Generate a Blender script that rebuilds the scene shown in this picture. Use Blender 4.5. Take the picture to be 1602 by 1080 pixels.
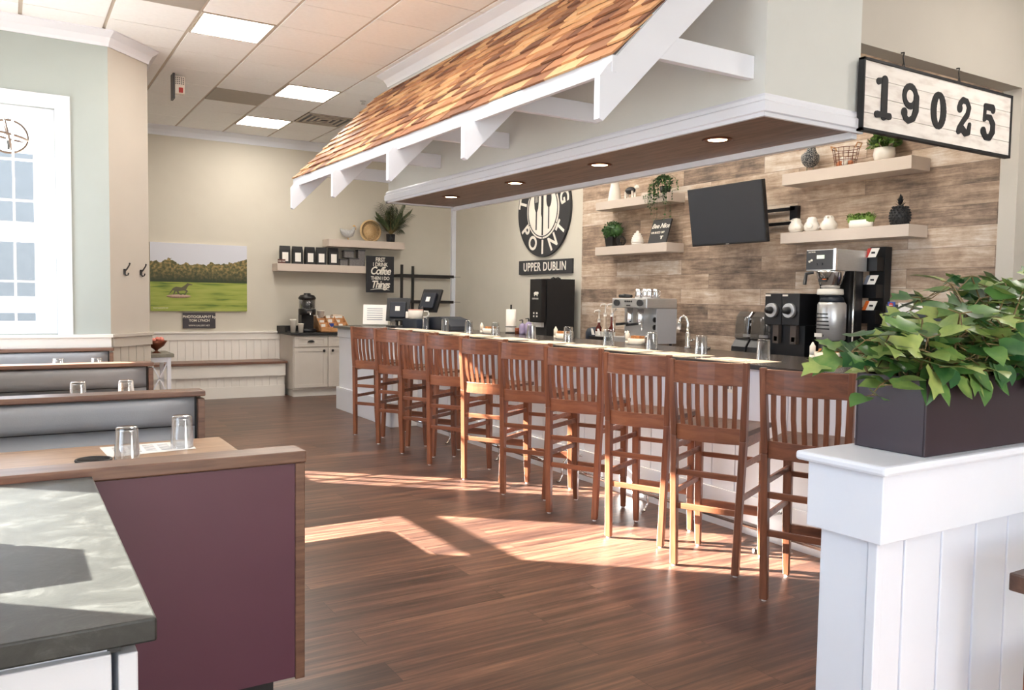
import bpy, math, random
from mathutils import Vector, Matrix
random.seed(7)
for o in list(bpy.data.objects): bpy.data.objects.remove(o)
S = bpy.context.scene
COL = S.collection
PI = math.pi

# ------------------------------------------------------------------ camera
YAW, PITCH, ROLL = 0.55217, -0.0564573, 0.01498
def cam_axes():
    cy, sy, cp, sp = math.cos(YAW), math.sin(YAW), math.cos(PITCH), math.sin(PITCH)
    f = Vector((sy*cp, cy*cp, sp)); r = Vector((cy, -sy, 0)); u = r.cross(f)
    return r*math.cos(ROLL)+u*math.sin(ROLL), -r*math.sin(ROLL)+u*math.cos(ROLL), f
_r, _u, _f = cam_axes()
cd = bpy.data.cameras.new('camera'); cam = bpy.data.objects.new('camera', cd); COL.objects.link(cam)
cd.sensor_width = 36; cd.lens = 1281.2/1602*36; cd.clip_start = 0.05; cd.clip_end = 200
cam.matrix_world = Matrix(((_r.x, _u.x, -_f.x, 0), (_r.y, _u.y, -_f.y, 0), (_r.z, _u.z, -_f.z, 1.45), (0, 0, 0, 1)))
S.camera = cam
S.view_settings.view_transform = 'Standard'; S.view_settings.look = 'None'
S.view_settings.gamma = 1; S.view_settings.use_curve_mapping = False
S.view_settings.exposure = 0.78
# ------------------------------------------------------------------ sky and sun
W = bpy.data.worlds.new('sky'); S.world = W; W.use_nodes = True
bg = W.node_tree.nodes['Background']; bg.inputs[0].default_value = (0.70, 0.84, 1.0, 1); bg.inputs[1].default_value = 4.2
sl = bpy.data.lights.new('sun', 'SUN'); sl.energy = 62.0; sl.angle = math.radians(0.5); sl.color = (1.0, 0.93, 0.82)
so = bpy.data.objects.new('sun', sl); COL.objects.link(so)
so.rotation_euler = Vector((1.5, -1.3, -1.0)).to_track_quat('-Z', 'Y').to_euler(); so.location = (-8, 16, 8)

# ------------------------------------------------------------------ materials
MATS = {}
def lin(c):
    return tuple(((v/255)/12.92 if v/255 <= 0.04045 else ((v/255+0.055)/1.055)**2.4) for v in c)
class NT:
    def __init__(s, name):
        s.m = bpy.data.materials.new(name); s.m.use_nodes = True; s.t = s.m.node_tree; s.p = s.t.nodes['Principled BSDF']
        MATS[name] = s.m
    def n(s, typ, **kw):
        x = s.t.nodes.new(typ)
        for k, v in kw.items():
            if k.startswith('i_'):
                key = k[2:].replace('_', ' ')
                x.inputs[int(key) if key.isdigit() else key].default_value = v
            else: setattr(x, k, v)
        return x
    def l(s, a, b): s.t.links.new(a, b)
    def math(s, op, a, b=None):
        x = s.t.nodes.new('ShaderNodeMath'); x.operation = op
        for i, v in enumerate((a, b)):
            if v is None: continue
            if isinstance(v, (int, float)): x.inputs[i].default_value = v
            else: s.l(v, x.inputs[i])
        return x.outputs[0]
    def coords(s, scale=(1, 1, 1), kind='Object'):
        tc = s.n('ShaderNodeTexCoord'); mp = s.n('ShaderNodeMapping'); mp.inputs['Scale'].default_value = scale
        s.l(tc.outputs[kind], mp.inputs[0]); return mp.outputs[0]
    def ramp(s, fac, stops, interp='LINEAR'):
        r = s.n('ShaderNodeValToRGB'); e = r.color_ramp.elements; r.color_ramp.interpolation = interp
        while len(e) < len(stops): e.new(0.5)
        for k, (p, c) in enumerate(stops): e[k].position = p; e[k].color = (*c, 1)
        s.l(fac, r.inputs[0]); return r.outputs[0]
    def mix(s, fac, a, b, mode='MIX'):
        x = s.n('ShaderNodeMix', data_type='RGBA', blend_type=mode)
        for sock, v in ((x.inputs[0], fac), (x.inputs[6], a), (x.inputs[7], b)):
            if isinstance(v, (int, float)): sock.default_value = v
            elif isinstance(v, tuple): sock.default_value = (*v, 1)
            else: s.l(v, sock)
        return x.outputs[2]
    def bump(s, h, strength=0.2, dist=0.005):
        b = s.n('ShaderNodeBump'); b.inputs['Strength'].default_value = strength; b.inputs['Distance'].default_value = dist
        s.l(h, b.inputs['Height']); s.l(b.outputs[0], s.p.inputs['Normal'])
def noisecol(name, c, rough=0.5, amt=0.06, scale=6, metal=0.0, spec=None, bump=0.0, bscale=200, coat=0.0, sc=(1,1,1)):
    """plain colour (sRGB 0-255) with a faint procedural variation"""
    a = NT(name); co = a.coords(sc); nz = a.n('ShaderNodeTexNoise', i_Scale=scale, i_Detail=4.0); a.l(co, nz.inputs[0])
    L = lin(c); lo = tuple(v*(1-amt) for v in L); hi = tuple(min(1, v*(1+amt)) for v in L)
    a.l(a.ramp(nz.outputs[0], [(0.3, lo), (0.7, hi)]), a.p.inputs['Base Color'])
    a.p.inputs['Roughness'].default_value = rough; a.p.inputs['Metallic'].default_value = metal
    if spec is not None: a.p.inputs['Specular IOR Level'].default_value = spec
    if coat: a.p.inputs['Coat Weight'].default_value = coat
    if bump:
        n2 = a.n('ShaderNodeTexNoise', i_Scale=bscale, i_Detail=2.0); a.l(co, n2.inputs[0]); a.bump(n2.outputs[0], bump, 0.002)
    return a.m
def emis(name, c, st):
    a = NT(name); a.p.inputs['Base Color'].default_value = (*c, 1)
    a.p.inputs['Emission Color'].default_value = (*c, 1); a.p.inputs['Emission Strength'].default_value = st; return a.m
def wood(name, stops, sc, rough=0.35, scale=3.0, dist=1.5, bump=0.05, coat=0.0):
    a = NT(name); co = a.coords(sc); nz = a.n('ShaderNodeTexNoise', i_Scale=scale, i_Detail=6.0, i_Distortion=dist, i_Roughness=0.6); a.l(co, nz.inputs[0])
    oi = a.n('ShaderNodeObjectInfo')
    f = a.math('ADD', nz.outputs[0], a.math('MULTIPLY', a.math('SUBTRACT', oi.outputs['Random'], 0.5), 0.12))
    a.l(a.ramp(f, stops), a.p.inputs['Base Color']); a.p.inputs['Roughness'].default_value = rough
    if coat: a.p.inputs['Coat Weight'].default_value = coat; a.p.inputs['Coat Roughness'].default_value = 0.25
    if bump: a.bump(nz.outputs[0], bump, 0.002)
    return a.m
sage = noisecol('sage_paint', (206, 200, 187), 0.85, 0.02, 3)
sage_dimmed = noisecol('sage_paint_dimmed', (170, 179, 176), 0.85, 0.02, 3)  # wall sage darkened to offset the strong light on the window wall
sage_brightened = noisecol('sage_paint_brightened', (214, 216, 212), 0.85, 0.02, 3)  # wall sage lightened to make up for weak light on the bulkhead
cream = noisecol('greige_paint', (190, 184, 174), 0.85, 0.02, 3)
white = noisecol('white_trim_paint', (230, 233, 241), 0.45, 0.01, 4)
offwhite = noisecol('offwhite_board_paint', (236, 232, 226), 0.5, 0.015, 4)
tile_m = noisecol('acoustic_tile', (248, 248, 248), 0.9, 0.02, 30, bump=0.15, bscale=300)
tbar_m = noisecol('ceiling_grid_metal', (196, 184, 170), 0.6, 0.02)
grey_panel = noisecol('grey_panel', (172, 165, 155), 0.7, 0.03)
shelf_m = noisecol('shelf_laminate', (202, 188, 176), 0.5, 0.02)
cab_m = noisecol('cabinet_paint', (205, 198, 190), 0.45, 0.02)
black = noisecol('black_plastic', (24, 24, 27), 0.35, 0.1)
blackmatte = noisecol('black_matte', (30, 30, 32), 0.6, 0.1)
navy = noisecol('dark_blue_black_plastic', (30, 36, 48), 0.4, 0.1)
darkgrey = noisecol('dark_grey_metal', (60, 60, 62), 0.45, 0.1)
steel = noisecol('brushed_steel', (206, 206, 206), 0.34, 0.05, 20, metal=0.7, sc=(1, 1, 12))
chrome = noisecol('chrome', (225, 225, 225), 0.12, 0.02, metal=1.0)
ceram = noisecol('white_ceramic', (238, 232, 222), 0.25, 0.02)
paper = noisecol('paper', (240, 236, 230), 0.8, 0.02)
kraft = noisecol('placemat_paper', (222, 205, 185), 0.85, 0.05, 12)
lettering = noisecol('cream_lettering', (236, 230, 218), 0.7, 0.03)
lblack = noisecol('black_lettering', (38, 38, 40), 0.7, 0.25, 30)
stone = noisecol('dark_stone_top', (62, 58, 57), 0.22, 0.25, 14)
purple = noisecol('plum_laminate', (92, 52, 68), 0.42, 0.05, 2)
plumbox = noisecol('plum_metal_box', (54, 42, 49), 0.4, 0.06, 3)
iron = noisecol('black_iron', (28, 26, 26), 0.5, 0.1)
copper = noisecol('copper_bowl', (110, 60, 40), 0.35, 0.1, metal=0.6)
red_m = noisecol('red', (176, 40, 34), 0.5); orange_m = noisecol('orange', (226, 110, 40), 0.5)
blue_m = noisecol('blue_print', (40, 70, 150), 0.4); grey_m = noisecol('grey_print', (120, 125, 140), 0.5)
eggbrown = noisecol('brown_eggshell', (196, 120, 80), 0.5, 0.1)
hen_m = None
leather = noisecol('grey_vinyl', (146, 149, 154), 0.45, 0.05, 5, bump=0.25, bscale=260)
leaf_w = None
amber = noisecol('syrup_red', (90, 28, 20), 0.2)
lav = noisecol('lavender_soap', (150, 140, 175), 0.15)
socket_m = noisecol('socket_white', (240, 238, 232), 0.4)
stool_w = wood('stool_wood', [(0.3, lin((104, 62, 44))), (0.55, lin((138, 84, 58))), (0.8, lin((162, 104, 72)))], (12, 12, 1.2), 0.33, 2.2, 0.8, coat=0.3)
stool_h = wood('stool_rail_wood', [(0.3, lin((104, 62, 44))), (0.55, lin((138, 84, 58))), (0.8, lin((162, 104, 72)))], (12, 1.2, 12), 0.33, 2.2, 0.8, coat=0.3)
seat_w = wood('stool_seat_wood', [(0.3, lin((70, 48, 40))), (0.7, lin((104, 76, 62)))], (1.5, 12, 12), 0.4, 2.0, 0.8)
cap_w = wood('booth_cap_wood', [(0.3, lin((92, 64, 54))), (0.7, lin((132, 98, 78)))], (1.2, 14, 14), 0.35, 2.5, 1.0)
table_w = wood('table_wood', [(0.3, lin((150, 118, 90))), (0.7, lin((186, 150, 116)))], (1.0, 10, 10), 0.35, 2.5, 1.2)
bench_w = wood('bench_wood', [(0.3, lin((92, 62, 50))), (0.7, lin((128, 92, 74)))], (1.0, 14, 14), 0.35, 2.5, 1.0)
soffit_w = wood('soffit_wood', [(0.3, lin((92, 72, 64))), (0.7, lin((140, 112, 98)))], (10, 0.9, 1), 0.45, 2.0, 1.0)
box_w = wood('organiser_wood', [(0.3, lin((186, 128, 80))), (0.7, lin((214, 160, 110)))], (2, 12, 12), 0.5)
straw = wood('woven_straw', [(0.3, lin((186, 150, 105))), (0.7, lin((226, 198, 150)))], (20, 20, 20), 0.7)
# floor: vinyl planks running across (x)
def plank(name, along, up, w, h, cols, rough, mortar, grain, gapc, seed_off=0.0, streak=0.55, bstr=0.1, blotch=0.0):
    a = NT(name); tc = a.n('ShaderNodeTexCoord'); sp = a.n('ShaderNodeSeparateXYZ'); a.l(tc.outputs['Object'], sp.inputs[0])
    cb = a.n('ShaderNodeCombineXYZ'); a.l(sp.outputs[along], cb.inputs[0]); a.l(sp.outputs[up], cb.inputs[1])
    br = a.n('ShaderNodeTexBrick'); br.offset = 0.37; br.offset_frequency = 2
    for k, v in (('Scale', 1.0), ('Mortar Size', mortar), ('Mortar Smooth', 0.1), ('Bias', 0.0), ('Brick Width', w), ('Row Height', h)): br.inputs[k].default_value = v
    br.inputs['Color1'].default_value = (0, 0, 0, 1); br.inputs['Color2'].default_value = (1, 1, 1, 1); br.inputs['Mortar'].default_value = (0.5, 0.5, 0.5, 1)
    a.l(cb.outputs[0], br.inputs[0])
    bw = a.n('ShaderNodeRGBToBW'); a.l(br.outputs['Color'], bw.inputs[0])
    # streaky grain, shifted from plank to plank
    off = a.n('ShaderNodeCombineXYZ'); a.l(a.math('MULTIPLY', bw.outputs[0], 37.0), off.inputs[2]); a.l(a.math('MULTIPLY', bw.outputs[0], 5.0), off.inputs[0])
    ad = a.n('ShaderNodeVectorMath', operation='ADD'); a.l(cb.outputs[0], ad.inputs[0]); a.l(off.outputs[0], ad.inputs[1])
    mp = a.n('ShaderNodeMapping'); mp.inputs['Scale'].default_value = grain; a.l(ad.outputs[0], mp.inputs[0])
    nz = a.n('ShaderNodeTexNoise', i_Scale=1.0, i_Detail=8.0, i_Roughness=0.72, i_Distortion=0.45); a.l(mp.outputs[0], nz.inputs[0])
    f = a.math('ADD', a.math('MULTIPLY', nz.outputs[0], streak*2), a.math('MULTIPLY', a.math('SUBTRACT', bw.outputs[0], 0.5), 1-streak))
    f = a.math('SUBTRACT', f, streak-0.5)
    if blotch:
        n2 = a.n('ShaderNodeTexNoise', i_Scale=3.2, i_Detail=6.0, i_Roughness=0.7); a.l(ad.outputs[0], n2.inputs[0])
        f = a.math('ADD', f, a.math('MULTIPLY', a.math('SUBTRACT', n2.outputs[0], 0.5), blotch))
    c = a.ramp(f, cols); c = a.mix(br.outputs['Fac'], c, gapc)
    a.l(c, a.p.inputs['Base Color']); a.p.inputs['Roughness'].default_value = rough
    a.bump(a.math('SUBTRACT', nz.outputs[0], br.outputs['Fac']), bstr, 0.003)
    return a
fl = plank('floor_planks', 0, 1, 1.25, 0.185, [(0.2, lin((50, 34, 30))), (0.42, lin((76, 53, 44))), (0.58, lin((100, 70, 57))), (0.85, lin((142, 104, 82)))], 0.36, 0.0012, (1.3, 26, 1), lin((40, 26, 22)), streak=0.8)
floor_m = fl.m
fl.p.inputs['Coat Weight'].default_value = 0.15; fl.p.inputs['Coat Roughness'].default_value = 0.35
ww = plank('reclaimed_wall_planks', 1, 2, 1.10, 0.158, [(0.15, lin((96, 82, 72))), (0.36, lin((146, 124, 107))), (0.52, lin((178, 153, 131))), (0.68, lin((202, 181, 160))), (0.9, lin((226, 216, 205)))], 0.6, 0.0015, (2.4, 26, 1), lin((112, 96, 84)), streak=0.55, bstr=0.15, blotch=0.9)
wallwood = ww.m
# foreground soapstone
a = NT('soapstone'); co = a.coords(); nz = a.n('ShaderNodeTexNoise', i_Scale=11.0, i_Detail=12.0, i_Distortion=0.7, i_Roughness=0.75); a.l(co, nz.inputs[0])
a.l(a.ramp(nz.outputs[0], [(0.3, lin((36, 38, 37))), (0.52, lin((50, 52, 50))), (0.6, lin((66, 68, 66))), (0.72, lin((92, 94, 92)))]), a.p.inputs['Base Color'])
a.p.inputs['Roughness'].default_value = 0.38; a.bump(nz.outputs[0], 0.3, 0.003); soap = a.m
# shingles: random colour on every shingle
a = NT('cedar_shingle'); ge = a.n('ShaderNodeNewGeometry'); co = a.coords((1, 1, 1)); nz = a.n('ShaderNodeTexNoise', i_Scale=30.0, i_Detail=4.0)
a.l(co, nz.inputs[0]); f = a.math('ADD', a.math('MULTIPLY', ge.outputs['Random Per Island'], 0.92), a.math('MULTIPLY', nz.outputs[0], 0.08))
a.l(a.ramp(f, [(0.1, lin((110, 70, 50))), (0.35, lin((156, 106, 74))), (0.6, lin((186, 136, 96))), (0.85, lin((214, 172, 126)))]), a.p.inputs['Base Color'])
a.p.inputs['Roughness'].default_value = 0.6; shingle_m = a.m
def leafmat(name, c1, c2, c3, rough=0.35):
    a = NT(name); ge = a.n('ShaderNodeNewGeometry'); co = a.coords(); nz = a.n('ShaderNodeTexNoise', i_Scale=28.0, i_Detail=3.0); a.l(co, nz.inputs[0])
    f = a.math('ADD', a.math('MULTIPLY', ge.outputs['Random Per Island'], 0.6), a.math('MULTIPLY', nz.outputs[0], 0.4))
    a.l(a.ramp(f, [(0.2, lin(c1)), (0.5, lin(c2)), (0.85, lin(c3))]), a.p.inputs['Base Color']); a.p.inputs['Roughness'].default_value = rough
    return a
leaf_big = leafmat('pothos_leaf', (36, 82, 44), (84, 122, 58), (166, 178, 100)).m
leaf_dk = leafmat('small_dark_leaf', (28, 52, 26), (46, 80, 36), (80, 118, 52), 0.5).m
leaf_lt = leafmat('moss_leaf', (60, 90, 30), (96, 128, 48), (130, 160, 70), 0.7).m
leaf_palm = leafmat('palm_leaf', (50, 66, 44), (76, 92, 60), (104, 112, 78), 0.55).m
stem_m = noisecol('stem', (120, 100, 62), 0.6)
soil_m = noisecol('soil', (50, 42, 32), 0.9, 0.3, 60)
# speckled hen, horse picture etc.
a = NT('speckled_feather'); co = a.coords(); vo = a.n('ShaderNodeTexVoronoi', i_Scale=110.0); a.l(co, vo.inputs[0])
a.l(a.ramp(vo.outputs['Distance'], [(0.25, lin((206, 206, 200))), (0.45, lin((60, 66, 72)))]), a.p.inputs['Base Color']); a.p.inputs['Roughness'].default_value = 0.5; speckle = a.m
def glassy(name, tint, ior, rough, spec=(1, 1, 1), facing=None):
    a = NT(name); t = a.t; out = t.nodes['Material Output']; t.nodes.remove(a.p)
    tr = a.n('ShaderNodeBsdfTransparent'); tr.inputs[0].default_value = (*tint, 1)
    gl = a.n('ShaderNodeBsdfGlossy'); gl.inputs[0].default_value = (*spec, 1); gl.inputs['Roughness'].default_value = rough
    mx = a.n('ShaderNodeMixShader')
    if facing:
        lw = a.n('ShaderNodeLayerWeight'); lw.inputs[0].default_value = facing; a.l(lw.outputs['Facing'], mx.inputs[0])
    else:
        fr = a.n('ShaderNodeFresnel'); fr.inputs[0].default_value = ior; a.l(fr.outputs[0], mx.inputs[0])
    a.l(tr.outputs[0], mx.inputs[1]); a.l(gl.outputs[0], mx.inputs[2]); a.l(mx.outputs[0], out.inputs[0]); return a.m
pane_m = glassy('window_glass', (0.97, 0.98, 0.99), 1.45, 0.0, facing=0.12)
tumbler_m = glassy('tumbler_glass', (0.93, 0.95, 0.97), 1.5, 0.05, facing=0.35)
smoke_m = glassy('smoked_plastic', (0.55, 0.56, 0.58), 1.5, 0.08, facing=0.3)
# canvas photograph of a field (x across, z up, in the canvas's own coordinates 0..1.30 by 0..0.95)
a = NT('field_photo'); tc = a.n('ShaderNodeTexCoord'); sp = a.n('ShaderNodeSeparateXYZ'); a.l(tc.outputs['Object'], sp.inputs[0])
nz = a.n('ShaderNodeTexNoise', i_Scale=9.0, i_Detail=6.0); a.l(tc.outputs['Object'], nz.inputs[0])
n2 = a.n('ShaderNodeTexNoise', i_Scale=26.0, i_Detail=5.0); a.l(tc.outputs['Object'], n2.inputs[0])
n3 = a.n('ShaderNodeTexNoise', i_Scale=2.5, i_Detail=1.0); a.l(tc.outputs['Object'], n3.inputs[0])
X_, Z_ = sp.outputs[0], sp.outputs[2]
treec = a.ramp(n2.outputs[0], [(0.3, lin((52, 62, 40))), (0.48, lin((104, 98, 58))), (0.62, lin((158, 134, 84))), (0.75, lin((176, 150, 104)))])
dk = a.math('MULTIPLY', a.math('SUBTRACT', 0.62, Z_), 5.0); dkc = a.n('ShaderNodeClamp'); a.l(dk, dkc.inputs[0])
treec = a.mix(dkc.outputs[0], treec, lin((46, 58, 38)))
mp = a.n('ShaderNodeMapping'); mp.inputs['Scale'].default_value = (1.2, 1, 12); a.l(tc.outputs['Object'], mp.inputs[0])
n4 = a.n('ShaderNodeTexNoise', i_Scale=1.6, i_Detail=3.0); a.l(mp.outputs[0], n4.inputs[0])
grass = a.ramp(n4.outputs[0], [(0.32, lin((84, 112, 44))), (0.45, lin((146, 160, 70))), (0.7, lin((172, 178, 92)))])
top = a.math('ADD', 0.70, a.math('MULTIPLY', a.math('SUBTRACT', nz.outputs[0], 0.5), 0.16))
top = a.math('ADD', top, a.math('MULTIPLY', a.math('SUBTRACT', n3.outputs[0], 0.5), 0.25))
sky_f = a.math('GREATER_THAN', Z_, top); gr_f = a.math('LESS_THAN', Z_, 0.405)
c = a.mix(sky_f, treec, lin((206, 208, 218))); c = a.mix(gr_f, c, grass)
a.l(c, a.p.inputs['Base Color']); a.p.inputs['Roughness'].default_value = 0.6; photo_m = a.m
# whitewashed sign board
a = NT('whitewashed_boards'); co = a.coords((2, 1, 8)); nz = a.n('ShaderNodeTexNoise', i_Scale=3.0, i_Detail=6.0); a.l(co, nz.inputs[0])
a.l(a.ramp(nz.outputs[0], [(0.25, lin((206, 196, 188))), (0.5, lin((236, 230, 224))), (0.8, lin((244, 240, 234)))]), a.p.inputs['Base Color']); a.p.inputs['Roughness'].default_value = 0.7; signboard_m = a.m
a = NT('tv_screen'); a.p.inputs['Base Color'].default_value = (0.03, 0.036, 0.048, 1); a.p.inputs['Roughness'].default_value = 0.12; a.p.inputs['Specular IOR Level'].default_value = 1.0; screen_m = a.m
light_m = emis('ceiling_panel_glow', (1.0, 0.93, 0.84), 18.0)
warm_m = emis('downlight_glow', (1.0, 0.72, 0.42), 22.0)
bulb_m = emis('orb_bulb', (1.0, 0.8, 0.55), 4.0)
lcd_m = emis('lcd_glow', (0.55, 0.62, 0.5), 0.5)

# ------------------------------------------------------------------ mesh builder
class G:
    def __init__(s): s.v = []; s.f = []; s.mi = []; s.sm = []
    def add(s, vs, fs, mi=0, smooth=False):
        b = len(s.v); s.v += [tuple(v) for v in vs]
        for f in fs: s.f.append(tuple(b+i for i in f)); s.mi.append(mi); s.sm.append(smooth)
        return s
    def box(s, x0, x1, y0, y1, z0, z1, mi=0):
        if x0 > x1: x0, x1 = x1, x0
        if y0 > y1: y0, y1 = y1, y0
        if z0 > z1: z0, z1 = z1, z0
        return s.add([(x0,y0,z0),(x1,y0,z0),(x1,y1,z0),(x0,y1,z0),(x0,y0,z1),(x1,y0,z1),(x1,y1,z1),(x0,y1,z1)],
                     [(0,3,2,1),(4,5,6,7),(0,1,5,4),(1,2,6,5),(2,3,7,6),(3,0,4,7)], mi)
    def hexa(s, bot, top, mi=0):           # two quads, counter-clockwise seen from above
        return s.add(list(bot)+list(top), [(0,3,2,1),(4,5,6,7),(0,1,5,4),(1,2,6,5),(2,3,7,6),(3,0,4,7)], mi)
    def prism(s, poly, axis, d0, d1, mi=0, smooth=False):
        """poly: 2-D outline; axis 'x': (y,z) / 'y': (x,z) / 'z': (x,y)"""
        def p3(p, d): return {'x': (d, p[0], p[1]), 'y': (p[0], d, p[1]), 'z': (p[0], p[1], d)}[axis]
        n = len(poly); area = sum(poly[i][0]*poly[(i+1) % n][1]-poly[(i+1) % n][0]*poly[i][1] for i in range(n))
        ccw = area > 0
        if axis == 'y': ccw = not ccw
        if d0 > d1: d0, d1 = d1, d0
        if not ccw: poly = poly[::-1]
        vs = [p3(p, d0) for p in poly]+[p3(p, d1) for p in poly]
        s.add(vs, [tuple(range(n))[::-1], tuple(range(n, 2*n))], mi)
        b = len(s.v)-2*n
        for i in range(n):
            j = (i+1) % n; s.f.append((b+i, b+j, b+n+j, b+n+i)); s.mi.append(mi); s.sm.append(smooth)
        return s
    def tube(s, pts, r, n=8, mi=0, closed=False, smooth=True):
        pts = [Vector(p) for p in pts]; m = len(pts); rr = r if isinstance(r, (list, tuple)) else [r]*m
        rings = []; up = None
        for i, p in enumerate(pts):
            a = pts[(i-1) % m] if (closed or i > 0) else p; b = pts[(i+1) % m] if (closed or i < m-1) else p
            d = (b-a).normalized()
            if up is None:
                up = Vector((0, 0, 1)) if abs(d.z) < 0.9 else Vector((1, 0, 0))
            x = d.cross(up).normalized(); up2 = x.cross(d).normalized(); up = up2
            rings.append([p+x*math.cos(2*PI*k/n)*rr[i]+up2*math.sin(2*PI*k/n)*rr[i] for k in range(n)])
        vs = [v for ring in rings for v in ring]; fs = []
        for i in range(m if closed else m-1):
            j = (i+1) % m
            for k in range(n): fs.append((i*n+k, j*n+k, j*n+(k+1) % n, i*n+(k+1) % n)[::-1])
        s.add(vs, fs, mi, smooth)
        if not closed:
            b = len(s.v)-m*n
            s.f.append(tuple(b+k for k in range(n))); s.mi.append(mi); s.sm.append(False)
            s.f.append(tuple(b+(m-1)*n+k for k in range(n))[::-1]); s.mi.append(mi); s.sm.append(False)
        return s
    def cyl(s, p0, p1, r0, r1=None, n=20, mi=0): return s.tube([p0, p1], [r0, r0 if r1 is None else r1], n, mi)
    def lathe(s, prof, c=(0, 0, 0), n=24, mi=0, axis='z', smooth=True, cap=True, sx=1.0, sy=1.0):
        """profile [(radius, height)] turned about an axis through c"""
        def p3(r, t, h):
            a, b = r*math.cos(t)*sx, r*math.sin(t)*sy
            v = {'z': (a, b, h), 'y': (a, h, b), 'x': (h, a, b)}[axis]
            return (c[0]+v[0], c[1]+v[1], c[2]+v[2])
        vs = [p3(r, 2*PI*k/n, h) for r, h in prof for k in range(n)]; fs = []
        for i in range(len(prof)-1):
            for k in range(n): fs.append((i*n+k, i*n+(k+1) % n, (i+1)*n+(k+1) % n, (i+1)*n+k))
        s.add(vs, fs, mi, smooth)
        b = len(s.v)-len(vs)
        if cap:
            if prof[0][0] > 1e-4: s.f.append(tuple(b+k for k in range(n))[::-1]); s.mi.append(mi); s.sm.append(False)
            q = b+(len(prof)-1)*n
            if prof[-1][0] > 1e-4: s.f.append(tuple(q+k for k in range(n))); s.mi.append(mi); s.sm.append(False)
        return s
    def ball(s, c, rx, ry=None, rz=None, n=16, m=10, mi=0):
        ry = rx if ry is None else ry; rz = rx if rz is None else rz
        prof = [(math.sin(PI*i/m), -math.cos(PI*i/m)) for i in range(m+1)]
        vs = [(c[0]+r*math.cos(2*PI*k/n)*rx, c[1]+r*math.sin(2*PI*k/n)*ry, c[2]+h*rz) for r, h in prof for k in range(n)]
        fs = [(i*n+k, i*n+(k+1) % n, (i+1)*n+(k+1) % n, (i+1)*n+k) for i in range(m) for k in range(n)]
        return s.add(vs, fs, mi, True)
    def xform(s, M, start=0):
        for i in range(start, len(s.v)): s.v[i] = tuple(M @ Vector(s.v[i]))
        return s
    def build(s, name, mats, parent=None, bevel=0.0, seg=2, origin=None):
        me = bpy.data.meshes.new(name); off = Vector((0, 0, 0)); p = parent
        while p is not None: off += p.location; p = p.parent
        o = bpy.data.objects.new(name, me); COL.objects.link(o)
        if origin is not None:
            o.location = Vector(origin)-off; off = Vector(origin)
        me.from_pydata([tuple(Vector(v)-off) for v in s.v], [], s.f)
        if not isinstance(mats, (list, tuple)): mats = [mats]
        for m in mats: me.materials.append(m)
        me.polygons.foreach_set('material_index', s.mi); me.polygons.foreach_set('use_smooth', s.sm); me.update()
        if parent is not None: o.parent = parent
        if bevel:
            b = o.modifiers.new('bevel', 'BEVEL'); b.width = bevel; b.segments = seg; b.limit_method = 'ANGLE'; b.angle_limit = math.radians(50)
        return o
def thing(name, label, cat, loc=(0, 0, 0), group=None):
    o = bpy.data.objects.new(name, None); COL.objects.link(o); o.location = loc; o.empty_display_size = 0.1
    o['label'] = label; o['category'] = cat
    if group: o['group'] = group
    return o
def tag(o, label, cat, group=None):
    o['label'] = label; o['category'] = cat
    if group: o['group'] = group
    return o
def struct(o): o['kind'] = 'structure'; return o
def dup(root, loc, rotz=None, label=None, group=None):
    def rec(o, par):
        c = o.copy(); COL.objects.link(c)
        if par is not None: c.parent = par; c.matrix_parent_inverse = o.matrix_parent_inverse.copy()
        for ch in list(o.children): rec(ch, c)
        return c
    c = rec(root, None); c.location = loc
    if rotz is not None: c.rotation_euler = (0, 0, rotz)
    if label: c['label'] = label
    if group: c['group'] = group
    return c
def text(body, size, loc, rotz, mat, parent, name='lettering', ext=0.002, offset=0.0, sx=1.0, shear=0.0, align='CENTER', roll=0.0, spacing=1.0, tilt=0.0):
    cu = bpy.data.curves.new(name, 'FONT'); cu.body = body; cu.size = size; cu.extrude = ext; cu.offset = offset; cu.shear = shear
    cu.align_x = align; cu.align_y = 'CENTER'; cu.space_character = spacing; cu.resolution_u = 4; cu.materials.append(mat)
    o = bpy.data.objects.new(name, cu); COL.objects.link(o)
    off = Vector((0, 0, 0)); p = parent
    while p is not None: off += p.location; p = p.parent
    M = Matrix.Translation(Vector(loc)-off) @ Matrix.Rotation(rotz, 4, 'Z') @ Matrix.Rotation(tilt, 4, 'X') @ Matrix.Rotation(PI/2, 4, 'X') @ Matrix.Rotation(roll, 4, 'Z') @ Matrix.Diagonal((sx, 1, 1, 1))
    o.matrix_local = M; o.parent = parent; o.matrix_local = M
    return o
FY, FX = 0.0, -PI/2      # facing -y / facing -x
def sweep(g, path, prof, left=True, mi=0):
    """profile [(out, z)] along a 2-D path with mitred corners; out = to the left of travel"""
    n = len(path); sg = 1 if left else -1; rings = []
    for i in range(n):
        d0 = (Vector(path[i])-Vector(path[i-1])).normalized() if i > 0 else None
        d1 = (Vector(path[i+1])-Vector(path[i])).normalized() if i < n-1 else None
        nn = [Vector((-d.y, d.x))*sg for d in (d0, d1) if d is not None]
        m = nn[0] if len(nn) == 1 else (nn[0]+nn[1]).normalized()/max(0.3, (nn[0]+nn[1]).normalized().dot(nn[0]))
        rings.append([(path[i][0]+m.x*o, path[i][1]+m.y*o, z) for o, z in prof])
    k = len(prof); fs = []
    for i in range(n-1):
        for j in range(k):
            a, b = i*k+j, i*k+(j+1) % k; fs.append((a, b, b+k, a+k))
    fs.append(tuple(range(k))[::-1]); fs.append(tuple((n-1)*k+j for j in range(k)))
    return g.add([v for r in rings for v in r], fs, mi)

CZ = 3.74                                      # ceiling height
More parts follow.
